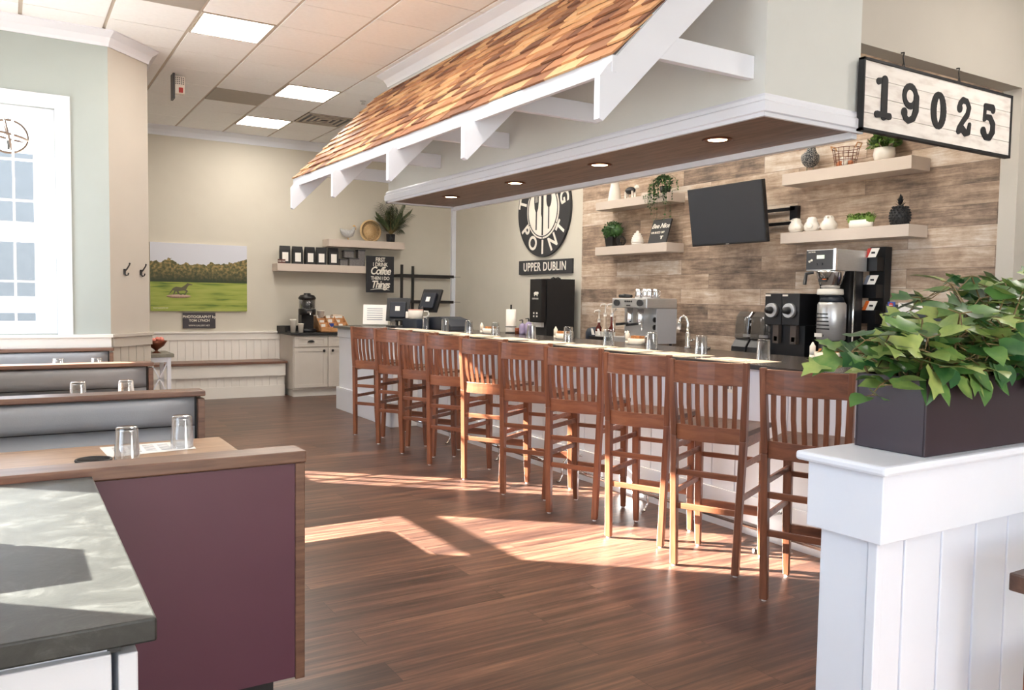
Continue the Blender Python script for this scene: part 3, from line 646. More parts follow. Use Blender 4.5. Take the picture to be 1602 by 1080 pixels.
# coffee bags
def bag():
    t = thing('coffee_bag', '', 'coffee bag')
    g = G(); w, d, h = 0.075, 0.045, 0.26
    g.hexa([(-w, -d, 0), (w, -d, 0), (w, d, 0), (-w, d, 0)], [(-w, -d*.9, h*.75), (w, -d*.9, h*.75), (w, d*.9, h*.75), (-w, d*.9, h*.75)])
    g.hexa([(-w, -d*.9, h*.75), (w, -d*.9, h*.75), (w, d*.9, h*.75), (-w, d*.9, h*.75)], [(-w*1.02, -.008, h), (w*1.02, -.008, h), (w*1.02, .008, h), (-w*1.02, .008, h)]); g.build('pouch', blackmatte, t, bevel=0.004)
    G().box(-0.045, 0.04, -d-0.003, -d+0.003, 0.035, 0.165).build('paper_label', paper, t); G().box(-w, w, -.014, -.008, h-.03, h-.012).build('tin_tie', darkgrey, t)
    return t
b0 = bag()
for k, x in enumerate((3.475, 3.66, 3.845, 4.02, 4.20)):
    o = b0 if k == 0 else dup(b0, (0, 0, 0)); o.location = (x, 12.03+(-0.02 if k == 4 else 0), 1.915); o.rotation_euler = (0, 0, 0.08*((k % 3)-1)); o['group'] = 'black coffee bags on the shelf'
    o['label'] = ('leftmost', 'second from left', 'middle', 'fourth from left', 'rightmost')[k]+' of the five black coffee bags on the far shelf'
for x, z, w, h, l in ((4.36, 1.915, .06, .10, 'small grey tin at left foot of the stack beside the coffee bags'), (4.52, 1.915, .075, .12, 'grey woven box at bottom middle beside the coffee bags'), (4.44, 2.036, .075, .11, 'grey woven box on top, nearest the coffee bags'), (4.64, 1.915, .055, .25, 'tall grey lantern box at the end beside the black sign')):
    t = thing('decor_box', l, 'box', (x, 12.02, z), 'grey boxes beside the coffee bags')
    G().box(x-w, x+w, 11.97, 12.08, z, z+h).build('box_body', noisecol('pewter_%d' % int(x*100), (112, 108, 108), 0.5, 0.3, 60), t, bevel=0.004)
    g = G(); g.box(x-w-.004, x+w+.004, 11.964, 12.084, z+h-0.02, z+h); g.build('rim', darkgrey, t)
t = thing('small_card', 'tiny dark printed card at the left end of the coffee bag shelf', 'card', (3.40, 11.96, 1.915)); G().box(3.35, 3.46, 11.945, 11.955, 1.915, 1.975).build('card', noisecol('card_brown', (90, 50, 44), 0.6), t); text('ON TAP', 0.028, (3.405, 11.944, 1.945), FY, lettering, t)
# speckled rooster, basket bowl, palm
def hen(name, label, cat, c, s, facing, body, comb, beakc, yaw=0):
    """facing +1: looks to +x (before yaw)"""
    t = thing(name, label, cat, c)
    M = Matrix.Translation(c) @ Matrix.Rotation(yaw, 4, 'Z') @ Matrix.Scale(s, 4)
    g = G(); N = 14
    # trunk as a lofted ring chain from tail to head
    sec = [(-0.52, 0.80, 0.03), (-0.46, 0.72, 0.10), (-0.36, 0.60, 0.18), (-0.18, 0.48, 0.27), (0.04, 0.44, 0.29), (0.22, 0.50, 0.24), (0.32, 0.64, 0.16), (0.38, 0.78, 0.11), (0.42, 0.88, 0.10), (0.46, 0.93, 0.05)]
    g.tube([(x*facing, 0, z) for x, z, r in sec], [r for x, z, r in sec], N); g.xform(M); g.build('body', body, t)
    g = G()
    for i in range(4): g.ball((facing*(0.37+0.04*i), 0, 0.99+0.02*math.sin(i*1.2)), 0.035, 0.02, 0.05, 8, 6)
    g.ball((facing*0.53, 0, 0.79), 0.03, 0.02, 0.05, 8, 6); g.xform(M); g.build('comb', comb, t)
    g = G().tube([(facing*0.50, 0, 0.89), (facing*0.60, 0, 0.87)], [0.03, 0.003], 8); g.xform(M); g.build('beak', beakc, t)
    for sd in (-1, 1):
        g = G(); g.tube([(facing*0.0, sd*0.1, 0.25), (facing*0.02, sd*0.11, 0.02)], 0.02, 8); g.tube([(facing*-0.06, sd*0.11, 0.012), (facing*0.12, sd*0.13, 0.012)], 0.018, 6); g.xform(M); g.build('leg', beakc, t)
    g = G()
    for sd in (-1, 1): g.ball((facing*-0.08, sd*0.24, 0.50), 0.22, 0.05, 0.12, 12, 8)
    g.xform(M); g.build('wing', body, t)
    for sd in (-1, 1):
        g = G().ball((facing*0.44, sd*0.085, 0.90), 0.015, 0.01, 0.015, 8, 6); g.xform(M); g.build('eye', black, t)
    return t
pale = noisecol('pale_speckle', (176, 176, 176), 0.5, 0.3, 90)
gold = noisecol('gold', (206, 160, 90), 0.35, 0.05, metal=0.7)
hen('chicken_figurine', 'pale speckled chicken figurine with gold tips on the far shelf', 'figurine', (4.45, 12.05, 2.305), 0.22, 1, pale, gold, gold, yaw=-0.3)
t = thing('straw_bowl', 'round woven straw tray leaning upright on the far wall shelf', 'basket', (4.82, 12.07, 2.305))
R_ = 0.165; cz_ = 2.305+R_-0.004
g = G(); g.tube([(4.82+R_*math.cos(2*PI*i/40), 12.06, cz_+R_*math.sin(2*PI*i/40)) for i in range(40)], 0.012, 8, closed=True); g.build('rim', straw, t); g = G()
g.tube([(4.82+R_*0.97*math.cos(2*PI*i/40), 12.04, cz_+R_*0.97*math.sin(2*PI*i/40)) for i in range(40)], 0.008, 8, closed=True); g.build('inner_rim', straw, t)
g = G()
for i in range(44):
    a_ = 2*PI*i/44; g.tube([(4.82+0.10*math.cos(a_), 12.085, cz_+0.10*math.sin(a_)), (4.82+R_*math.cos(a_), 12.055, cz_+R_*math.sin(a_))], 0.0045, 5)
g.build('woven_side', straw, t)
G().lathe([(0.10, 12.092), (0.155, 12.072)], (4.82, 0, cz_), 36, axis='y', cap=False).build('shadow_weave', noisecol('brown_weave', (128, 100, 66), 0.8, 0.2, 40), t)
G().lathe([(0.0, 12.083), (0.108, 12.083), (0.108, 12.092), (0.0, 12.092)], (4.82, 0, cz_), 32, axis='y', cap=False).build('woven_base', straw, t)
# leaves helper
def leaf(g, base, d, up, L, Wd, curl=0.25, fold=0.25, kind='oval', mi=0):
    d = Vector(d).normalized(); up = Vector(up); sd = d.cross(up)
    if sd.length < 1e-3: sd = d.cross(Vector((1, 0.3, 0)))
    sd.normalize(); up = sd.cross(d).normalized(); base = Vector(base)
    if kind == 'ivy':
        out = [(0, 0.10), (-0.10, 0.42), (0.12, 0.62), (0.34, 0.34), (0.62, 0.46), (0.72, 0.20), (1.0, 0.0)]
    elif kind == 'heart': out = [(0, 0.06), (-0.06, 0.30), (0.10, 0.46), (0.35, 0.50), (0.62, 0.38), (0.84, 0.16), (1.0, 0.0)]
    elif kind == 'blade': out = [(0, 0.15), (0.3, 0.45), (0.6, 0.4), (1.0, 0.0)]
    else: out = [(0, 0.05), (0.2, 0.36), (0.5, 0.48), (0.8, 0.28), (1.0, 0.0)]
    def P(t_, s_): return base+d*(t_*L)+sd*(s_*Wd)+up*(-curl*L*t_*t_+fold*abs(s_)*Wd)
    m = len(out); vs = [P(max(t_, 0), 0) for t_, w in out]+[P(t_, w) for t_, w in out]+[P(t_, -w) for t_, w in out]; fs = []
    for i in range(m-1):
        fs.append((i, m+i, m+i+1, i+1)); fs.append((i, i+1, 2*m+i+1, 2*m+i))
    g.add(vs, fs, mi, True)
t = thing('potted_palm', 'small palm in a black ribbed pot on the far wall shelf', 'plant', (5.13, 12.0, 2.305))
g = G().lathe([(0.052, 2.305), (0.06, 2.31), (0.064, 2.43), (0.056, 2.43), (0.054, 2.41), (0, 2.41)], (5.13, 12.0, 0), 24)
for i in range(20): a_ = 2*PI*i/20; g.tube([(5.13+0.06*math.cos(a_), 12.0+0.06*math.sin(a_), 2.31), (5.13+0.065*math.cos(a_), 12.0+0.065*math.sin(a_), 2.43)], 0.004, 5)
g.build('pot', black, t)
g = G(); rnd = random.Random(3)
for k in range(34):
    a_ = rnd.uniform(0, 2*PI); ln = rnd.uniform(0.30, 0.54); el = rnd.uniform(0.75, 1.45); pts = []
    if math.sin(a_) > 0.2: ln *= 0.55
    for i in range(8):
        s_ = i/7; e = el-1.1*s_*s_*(1.5-el/1.5); r_ = ln*s_
        pts.append(Vector((5.13+math.cos(a_)*math.cos(el)*r_*1.1, 12.0+math.sin(a_)*math.cos(el)*r_*0.6, 2.42+math.sin(el)*r_-0.10*s_*s_*math.cos(el))))
    for p in pts: p.y = min(p.y, 12.17)
    g.tube(pts, [0.005-0.0005*i for i in range(8)], 5, mi=1)
    for i in range(2, 8):
        d = (pts[i]-pts[i-1]).normalized()
        for q in (0.0, 0.5):
            pp = pts[i]*(1-q)+pts[i-1]*q
            for sg in (-1, 1):
                sd = d.cross(Vector((0, 1, 0.2))).normalized()*sg
                leaf(g, pp, d*0.8+sd*0.55+Vector((0, 0, -0.15)), (0, 0, 1), 0.12, 0.020, kind='blade', curl=0.2)
for i_, v in enumerate(g.v):
    if v[1] > 12.19: g.v[i_] = (v[0], 12.19, v[2])
g.build('frond', [leaf_palm, stem_m], t)
# shelving rack
t = thing('shelving_rack', 'black metal shelving rack against the far wall behind the register', 'rack', (5.75, 11.9, 0))
for x, y in ((5.19, 11.7), (5.57, 12.12)): G().box(x-0.017, x+0.017, y-0.017, y+0.017, 0, 1.95).build('post', iron, t)
for z in (1.38, 1.785, 0.95, 0.5):
    g = G(); g.box(5.19, 6.09, 11.69, 11.71, z-0.022, z+0.022); g.box(5.19, 6.24, 12.11, 12.13, z-0.022, z+0.022); g.box(5.18, 5.20, 11.7, 12.12, z-0.02, z+0.02)
    for k in range(12): g.box(5.22+k*0.09, 5.226+k*0.09, 11.7, 12.12, z-0.003, z+0.003)
    g.build('wire_shelf', iron, t)
# long bench
t = thing('wall_bench', 'long built-in white bench with brown wood seat along the far wall', 'bench', (2.3, 11.95, 0))
G().box(1.18, 3.415, 11.68, 12.18, 0.475, 0.508).build('seat', bench_w, t, bevel=0.004)
g = G(); g.box(1.18, 3.395, 11.72, 12.18, 0.30, 0.475); g.box(1.18, 3.395, 11.78, 12.18, 0, 0.30); boards_y(g, 11.78, 1.18, 3.395, 0.16, 0.30); g.box(1.18, 3.395, 11.755, 11.78, 0, 0.16); g.build('front_panel', offwhite, t)
# beverage cabinet
t = thing('beverage_cabinet', 'taupe shaker cabinet with black top holding the drink station', 'cabinet', (3.95, 11.8, 0))
G().box(3.44, 4.7, 11.52, 12.18, 0.10, 0.885).build('cabinet_body', cab_m, t); G().box(3.46, 4.7, 11.57, 12.18, 0, 0.10).build('plinth', offwhite, t)
g = G().box(3.40, 4.72, 11.46, 12.19, 0.885, 0.92); g.box(3.40, 3.43, 11.75, 12.19, 0.92, 1.0); g.box(3.40, 4.72, 12.17, 12.195, 0.92, 1.0); g.build('countertop', blackmatte, t, bevel=0.003)
def shaker(x0, x1, z0, z1, y, name):
    g = G(); f = 0.06; g.box(x0, x1, y-0.012, y, z0, z1); g.box(x0, x0+f, y-0.022, y-0.012, z0, z1); g.box(x1-f, x1, y-0.022, y-0.012, z0, z1); g.box(x0+f, x1-f, y-0.022, y-0.012, z0, z0+f*.8); g.box(x0+f, x1-f, y-0.022, y-0.012, z1-f*.8, z1)
    return g.build(name, cab_m, t, bevel=0.002)
for x0, kx in ((3.455, 3.885), (3.955, 4.015)):
    d = shaker(x0, x0+0.485, 0.13, 0.70, 11.52, 'door'); G().ball((kx, 11.475, 0.66), 0.02, 0.018, 0.02, 12, 8).build('knob', iron, d)
    d = shaker(x0, x0+0.485, 0.72, 0.87, 11.52, 'drawer'); g = G().prism([(x0+0.24+0.05*math.cos(PI*i/10), 0.785+0.028*math.sin(PI*i/10)) for i in range(11)], 'y', 11.475, 11.50); g.build('cup_pull', iron, d)
# things on it
def paper_cup(name, x, y, z, r, h, label, group=None, mat=None):
    g = G().lathe([(r*0.78, 0), (r, h*0.93), (r*1.04, h*0.94), (r*1.05, h), (r*0.97, h*1.0), (r*0.9, h*0.9), (0, h*0.9)], (x, y, z), 20)
    return tag(g.build(name, mat or ceram), label, 'cup', group)
paper_cup('paper_cup', 3.345+0.13, 11.62, 0.92, 0.045, 0.19, 'tall white paper cup stack left of the drink dispenser'); paper_cup('paper_cup', 3.575, 11.58, 0.92, 0.042, 0.13, 'short white paper cup stack beside the drink dispenser')
t = thing('beverage_dispenser', 'black drink dispenser with clear tank on the far cabinet', 'dispenser', (3.72, 11.75, 0.92))
x, y = 3.72, 11.75
g = G().lathe([(0.13, 0.92), (0.135, 0.95), (0.12, 0.97)], (x, y, 0), 24); g.box(x-0.09, x+0.09, y-0.02, y+0.13, 0.95, 1.20); g.lathe([(0.12, 1.17), (0.125, 1.20), (0.125, 1.25), (0.12, 1.26)], (x, y, 0), 24); g.build('base', black, t)
G().lathe([(0.115, 1.255), (0.118, 1.40), (0.112, 1.402), (0.109, 1.26)], (x, y, 0), 28, cap=False).build('tank', smoke_m, t)
G().lathe([(0.124, 1.40), (0.126, 1.42), (0.10, 1.455), (0.05, 1.465), (0.05, 1.485), (0.0, 1.487)], (x, y, 0), 28).build('lid', black, t)
g = G().cyl((x, y-0.12, 1.21), (x, y-0.155, 1.21), 0.014, n=10); g.cyl((x, y-0.15, 1.225), (x, y-0.15, 1.175), 0.01, n=10); g.box(x-0.045, x+0.03, y-0.135, y-0.128, 1.195, 1.225); g.build('tap', chrome, t)
g = G().cyl((x-0.01, y, 1.27), (x-0.01, y, 1.39), 0.05, n=16); g.build('core', paper, t)
t = thing('condiment_organiser', 'tiered light wood condiment organiser beside the drink dispenser', 'organiser', (4.02, 11.72, 0.92))
g = G(); x0, x1 = 3.87, 4.30
for k, (yy, z) in enumerate(((11.58, 1.0), (11.70, 1.06), (11.82, 1.12))):
    g.box(x0, x1, yy, yy+0.008, 0.92, z); g.box(x0, x1, yy, yy+0.12, max(z-0.09, 0.921), z-0.07)
for xx in (x0, x0+0.14, x0+0.28, x1-0.008): g.prism([(11.58, 0.92), (11.94, 0.92), (11.94, 1.15), (11.82, 1.15), (11.58, 1.0)], 'x', xx, xx+0.008)
g.box(x0, x1, 11.932, 11.94, 0.92, 1.15); g.build('tray', box_w, t)
rnd = random.Random(9)
for k in range(9):
    xx = 3.92+(k % 3)*0.14+rnd.uniform(-.02, .02); yy = 11.63+(k//3)*0.12; zz = 0.932+(k//3)*0.06
    o = G().box(xx-0.03, xx+0.03, yy-0.02, yy+0.02, zz, zz+0.10+rnd.uniform(0, .02)).build('sugar_packets', [paper, blue_m, ceram][k % 3 if k % 4 == 1 else 0]); o.rotation_euler = (0, 0, 0)
    tag(o, ('left', 'middle', 'right')[k % 3]+' bundle of paper sachets in the '+('front', 'middle', 'back')[k//3]+' row of the wood organiser', 'sachets', 'sachets in the wood organiser')
paper_cup('creamer_cup', 3.96, 11.86, 1.13, 0.055, 0.10, 'white pleated cup on top of the wood organiser', mat=ceram)
t = thing('napkin_stack', 'cream napkin stack at the right end of the wood organiser', 'napkins', (4.22, 11.86, 1.12))
for k in range(2): G().box(4.13+k*0.01, 4.28, 11.82+k*0.01, 11.93, 1.125+k*0.025, 1.148+k*0.025).build('napkin', kraft if k else paper, t)
# hooks on the chamfer
for k, (x, y) in enumerate(((0.915, 8.285), (1.075, 8.455))):
    n_ = Vector((math.sin(ang), -math.cos(ang), 0)); p = Vector((x, y, 1.65))
    g = G(); P = lambda o, z: tuple(p+n_*o+Vector((0, 0, z)))
    g.tube([P(0.004, -0.03), P(0.006, 0.02)], 0.012, 8); g.tube([P(0.008, 0.0), P(0.03, 0.02), P(0.055, 0.055), P(0.06, 0.075)], [0.008, 0.007, 0.006, 0.008], 8); g.tube([P(0.006, -0.02), P(0.02, -0.04), P(0.04, -0.035), P(0.045, -0.015)], [0.008, 0.007, 0.006, 0.007], 8)
    tag(g.build('coat_hook', iron), ('left', 'right')[k]+' black double coat hook on the angled wall', 'hook', 'coat hooks on the angled wall')
# console stand and bowl
t = thing('console_stand', 'small white X-sided console table with grey top behind the booths', 'table', (1.27, 8.95, 0))
G().box(1.166, 1.41, 8.72, 9.25, 0.815, 0.85).build('tabletop', noisecol('weathered_top', (128, 124, 112), 0.6, 0.2, 20), t, bevel=0.003)
for x, y in ((1.185, 8.76), (1.365, 8.76), (1.185, 9.21), (1.365, 9.21)): G().box(x-0.018, x+0.018, y-0.018, y+0.018, 0, 0.815).build('leg', white, t)
g = G()
for zz in (0.79, 0.42, 0.06): g.box(1.185, 1.365, 8.748, 8.772, zz-0.025, zz+0.025)
for za, zb in ((0.42, 0.79), (0.79, 0.42), (0.06, 0.42), (0.42, 0.06)): g.prism([(1.185, za-0.014), (1.185, za+0.014), (1.365, zb+0.014), (1.365, zb-0.014)], 'y', 8.752, 8.768)
g.build('cross_brace', white, t)
G().box(1.18, 1.37, 8.76, 9.21, 0.10, 0.12).build('shelf', white, t)
t = thing('copper_bowl', 'footed brown copper bowl with pink flowers on the console', 'bowl', (1.27, 8.9, 0.85))
G().lathe([(0.05, 0.85), (0.012, 0.87), (0.02, 0.885), (0.07, 0.92), (0.105, 0.975), (0.098, 0.975), (0.06, 0.925), (0.0, 0.90)], (1.27, 8.9, 0), 24).build('dish', copper, t)
g = G(); rnd = random.Random(4)
for k in range(9): g.ball((1.27+rnd.uniform(-.06, .06), 8.9+rnd.uniform(-.06, .06), 0.975+rnd.uniform(0, .02)), 0.022, 0.022, 0.02, 8, 6)
g.build('flower', noisecol('coral_petal', (226, 140, 124), 0.6, 0.2, 40), t)
# ================================================================== BOOTHS
CX = 0.83
def booth(label, y, sides, z=0.966, plum=False, x1=CX, w=0.14):
    """back panel centred on y; sides: list of +1 / -1 where seats are"""
    t = thing('booth_bench', label, 'booth', (0.1, y, 0), 'grey upholstered booths'); x0 = -0.68
    G().box(x0, x1, y-w/2, y+w/2, z-(0.04 if plum else 0.028), z).build('cap_rail', cap_w, t, bevel=0.006, seg=3)
    G().box(x1-0.035, x1-0.003, y-w/2+0.008, y+w/2-0.008, 0.17, z-0.04).build('end_post', cap_w, t, bevel=0.003)
    G().box(x0, x1-0.035, y-0.02, y+0.02, 0.17, z-0.03).build('back_panel', purple if plum else blackmatte, t)
    if plum: G().box(x0, x1-0.036, y-w/2+0.012, y-0.02, 0.178, z-0.042).build('plum_panel', purple, t)
    G().box(x0, x1-0.10, y-0.05 if not plum else y-0.02, y+0.05, 0, 0.17).build('plinth', blackmatte, t)
    for s in sides:
        def pad(za, zb, d0, d1, nm):
            g = G(); N = 14; M_ = 8; vs = []; a0, a1 = x0+0.01, x1-0.045
            for i in range(N+1):
                for j in range(M_+1):
                    u, v = i/N, j/M_; bul = (1-abs(2*u-1)**10)**0.5*(1-abs(2*v-1)**5)**0.6
                    vs.append((a0+(a1-a0)*u, y+s*(d0+(d1-d0)*bul), za+(zb-za)*v))
            fs = []
            for i in range(N):
                for j in range(M_):
                    b = i*(M_+1)+j; f_ = (b, b+M_+1, b+M_+2, b+1); fs.append(f_ if s < 0 else f_[::-1])
            g.add(vs, fs, 0, True); g.build(nm, leather, t)
        pad(0.79, z-0.030, 0.022, 0.095, 'back_cushion'); pad(0.44, 0.786, 0.022, 0.10, 'lumbar_cushion')
        o = G().box(x0+0.01, x1-0.05, y+s*0.08, y+s*0.50, 0.36, 0.46).build('seat_cushion', leather, t, bevel=0.03, seg=4)
        G().box(x0+0.01, x1-0.05, y+s*0.06, y+s*0.47, 0.17, 0.36).build('seat_base', blackmatte, t)
        G().box(x1-0.05, x1-0.008, y+s*0.062, y+s*0.48, 0.17, 0.40).build('seat_end', cap_w, t)
    return t
booth('nearest booth, plum back panel with brown wood cap facing the camera', 2.69, [1], 0.94, plum=True, x1=0.832, w=0.12)
booth('grey booth across the near table, second from the camera', 4.36, [-1, 1], x1=0.84)
booth('grey booth third from the camera, between the two farther tables', 6.28, [-1, 1], x1=0.87)
booth('farthest grey booth, against the white-cased window wall', 8.02, [-1], x1=0.79, w=0.12)
def dtable(y0, y1, label, x1=0.815, z=0.80):
    t = thing('booth_table', label, 'table', (0.1, (y0+y1)/2, 0), 'wood booth tables')
    G().box(-0.69, x1, y0, y1, z-0.035, z).build('tabletop', table_w, t, bevel=0.004)
    ym = (y0+y1)/2
    G().cyl((0.35, ym, 0.03), (0.35, ym, z-0.035), 0.04).build('pedestal', iron, t); G().lathe([(0.25, 0), (0.25, 0.015), (0.06, 0.04), (0.0, 0.04)], (0.35, ym, 0), 28).build('foot_plate', iron, t)
dtable(3.20, 3.86, 'light brown wood booth table nearest the camera'); dtable(5.0, 5.66, 'wood booth table with two upturned glasses, behind second booth'); dtable(6.88, 7.54, 'farthest wood booth table, before the window wall')
# ================================================================== TUMBLERS
def tumbler():
    # upturned: wide rim on the table, base on top
    h = 0.136; ro, rt = 0.048, 0.039
    g = G().lathe([(ro, 0), (ro-0.001, 0.01), (rt+0.001, h-0.006), (rt-0.004, h), (0.0, h)], (0, 0, 0), 20, cap=False)
    g.lathe([(0, h-0.016), (rt-0.003, h-0.016), (ro-0.003, 0.0), (ro, 0)], (0, 0, 0), 20, cap=False)
    return g.build('glass_tumbler', tumbler_m)
tb0 = None
ordn = ['farthest', 'second from the far end', 'third from the far end', 'fourth from the far end', 'fifth from the far end', 'sixth from the far end', 'fourth from the near end', 'third from the near end', 'second from the near end', 'nearest']
def put_tumbler(x, y, z, label, group, s=1.0):
    global tb0
    if tb0 is None: tb0 = tumbler(); o = tb0
    else: o = tb0.copy(); COL.objects.link(o)
    o.location = (x, y, z); o.scale = (s, s, s); return tag(o, label, 'glass', group)
GY = [8.93, 8.42, 7.85, 7.276, 6.597, 5.986, 5.408, 4.865, 4.333, 3.755]
for k, y in enumerate(GY): put_tumbler(4.28, y, BZ, 'upturned clear tumbler on the bar, '+ordn[k], 'upturned tumblers on the bar')
for x, y, l in ((0.383, 3.44, 'left upturned tumbler on the nearest booth table, by the placemat'), (0.62, 3.66, 'right upturned tumbler on the nearest booth table, by the placemat')): put_tumbler(x, y, 0.80, l, 'upturned tumblers on the booth tables')
for x, y, l in ((0.337, 5.3, 'left upturned tumbler on the second booth table'), (0.588, 5.3, 'right upturned tumbler on the second booth table')): put_tumbler(x, y, 0.80, l, 'upturned tumblers on the booth tables')
for x, y, l in ((0.325, 7.2, 'left upturned tumbler on the farthest booth table'), (0.59, 7.2, 'right upturned tumbler on the farthest booth table')): put_tumbler(x, y, 0.80, l, 'upturned tumblers on the booth tables')
# bar placemats with rolled cutlery
pm0 = None
for k, y in enumerate(GY[:]):
    yy = y+0.02
    if pm0 is None:
        pm0 = G().box(-0.19, 0.12, -0.22, 0.22, 0, 0.002).build('paper_placemat', kraft)
        g = G().box(-0.16, -0.10, -0.16, 0.12, 0.002, 0.010); g.build('napkin_roll', paper, pm0, bevel=0.003)
        g = G().tube([(-0.13, -0.15, 0.011), (-0.125, 0.1, 0.012)], 0.003, 6); g.box(-0.135, -0.115, 0.10, 0.15, 0.010, 0.0125); g.build('cutlery', steel, pm0)
        o = pm0; o.location = (4.10, yy, BZ)
    else: o = dup(pm0, (4.10, yy, BZ))
    o.rotation_euler = (0, 0, 0.04*math.sin(k*2.3)); tag(o, 'brown paper placemat under the bar tumbler, '+ordn[k], 'placemat', 'paper placemats on the bar')
# menu sheets on near booth table, trivet, straw
t = thing('menu_sheet', 'white printed menu sheet under the tumblers on near booth table', 'menu', (0.5, 3.73, 0.80))
G().add([(0.318, 3.80, 0.8012), (0.33, 3.56, 0.8012), (0.665, 3.60, 0.8012), (0.675, 3.815, 0.8012)], [(0, 1, 2, 3)]).build('sheet', paper, t)
G().add([(0.318, 3.80, 0.8003), (0.33, 3.56, 0.8003), (0.665, 3.60, 0.8003), (0.675, 3.815, 0.8003)], [(3, 2, 1, 0)]).build('back_sheet', paper, t)
g = G()
for r in range(6):
    for q in range(5): g.box(0.36+q*0.058, 0.36+q*0.058+0.042, 3.63+r*0.026, 3.636+r*0.026, 0.8013, 0.8018)
g.build('print_lines', grey_m, t)
t = thing('iron_trivet', 'round black lattice trivet on the near booth table', 'trivet', (0.272, 3.50, 0.80))
g = G(); g.tube([(0.272+0.062*math.cos(2*PI*i/32), 3.50+0.062*math.sin(2*PI*i/32), 0.806) for i in range(32)], 0.005, 6, closed=True); g.build('ring', iron, t)
g = G()
for k in range(-4, 5):
    o_ = k*0.0125; hl = math.sqrt(0.061**2-o_*o_); g.tube([(0.272+o_*0.707-hl*0.707, 3.50+o_*0.707+hl*0.707, 0.804), (0.272+o_*0.707+hl*0.707, 3.50+o_*0.707-hl*0.707, 0.804)], 0.003, 5); g.tube([(0.272+o_*0.707-hl*0.707, 3.50-o_*0.707-hl*0.707, 0.806), (0.272+o_*0.707+hl*0.707, 3.50-o_*0.707+hl*0.707, 0.806)], 0.003, 5)
g.build('lattice', iron, t)
tag(G().tube([(0.63, 3.40, 0.803), (0.75, 3.44, 0.803)], 0.003, 8).build('paper_straw', paper), 'white wrapped straw near the edge of the near booth table', 'straw')
# ================================================================== FOREGROUND COUNTER
t = thing('service_counter', 'grey soapstone-topped white service counter at the lower left', 'counter', (-0.2, 2.0, 0))
G().box(-0.69, 0.20, 1.42, 2.622, 0.88, 0.92).build('countertop', soap, t, bevel=0.004)
G().box(-0.69, 0.13, 1.47, 2.60, 0.08, 0.875).build('cabinet_body', white, t)
G().box(-0.69, 0.135, 1.452, 1.47, 0.09, 0.86).build('door', white, t, bevel=0.003)
G().box(0.145, 0.175, 1.455, 2.6, 0.06, 0.855).build('side_panel', white, t, bevel=0.003); G().box(-0.69, 0.10, 1.52, 2.6, 0, 0.08).build('plinth', black, t); G().box(0.13, 0.150, 1.47, 2.6, 0.855, 0.88).build('bracket', darkgrey, t)
t = thing('shadow_crate', 'unseen crate added on the service counter to cast a block shadow, left of the frame', 'crate', (-0.4, 2.09, 0.92))  # unseen box, added to throw the block shadow across the countertop
g = G(); g.box(-0.55, -0.25, 1.99, 2.20, 0.921, 0.935)
for z in (0.94, 1.02, 1.10): g.box(-0.55, -0.25, 1.99, 2.002, z, z+0.07); g.box(-0.55, -0.25, 2.188, 2.20, z, z+0.07); g.box(-0.55, -0.538, 2.002, 2.188, z, z+0.07); g.box(-0.262, -0.25, 2.002, 2.188, z, z+0.07)
g.build('slats', box_w, t)
G().box(-0.53, -0.27, 2.01, 2.18, 0.94, 1.165).build('shadow_crate_fill', paper, t)
# ================================================================== HALF WALL AND PLANTER
g = G(); hx0 = 1.80
g.box(hx0+0.045, 6.0, 1.245, 1.375, 0, 1.0)
g.box(hx0+0.03, hx0+0.044, 1.252, 1.392, 0, 0.86)                      # end board
g.box(hx0+0.026, hx0+0.055, 1.223, 1.25, 0, 0.859)
xs = [hx0+0.055, 1.952, 2.118, 2.284, 2.45, 2.616, 2.782, 2.948, 3.114, 3.28, 3.446, 3.612, 3.778, 3.944, 4.11, 4.276, 4.442]
for a_, b_ in zip(xs, xs[1:]): g.box(a_+0.004, b_-0.004, 1.231, 1.25, 0, 0.859); g.box(a_+0.004, b_-0.004, 1.37, 1.389, 0, 0.859)
g.box(hx0+0.005, 6.0, 1.20, 1.42, 0.86, 1.035)
struct(g.build('wall_half', white, bevel=0.003))
struct(G().box(hx0-0.022, 6.0, 1.178, 1.442, 1.035, 1.06).build('trim_half_wall_cap', white, bevel=0.008))
t = thing('planter_box', 'plum rectangular planter of pothos and ivy on the half wall', 'planter', (2.5, 1.31, 1.06))
g = G(); x0, x1, y0, y1, z0, z1 = 1.985, 3.1, 1.208, 1.412, 1.061, 1.262
g.box(x0, x1, y0, y0+0.006, z0, z1); g.box(x0, x1, y1-0.006, y1, z0, z1); g.box(x0, x0+0.006, y0+0.006, y1-0.006, z0, z1); g.box(x1-0.006, x1, y0+0.006, y1-0.006, z0, z1); g.box(x0+0.006, x1-0.006, y0+0.006, y1-0.006, z0, z0+0.005); g.build('box', plumbox, t, bevel=0.0015)
G().box(x0+0.006, x1-0.006, y0+0.006, y1-0.006, 1.18, 1.225).build('soil', soil_m, t)
g = G(); gs = G(); rnd = random.Random(22)
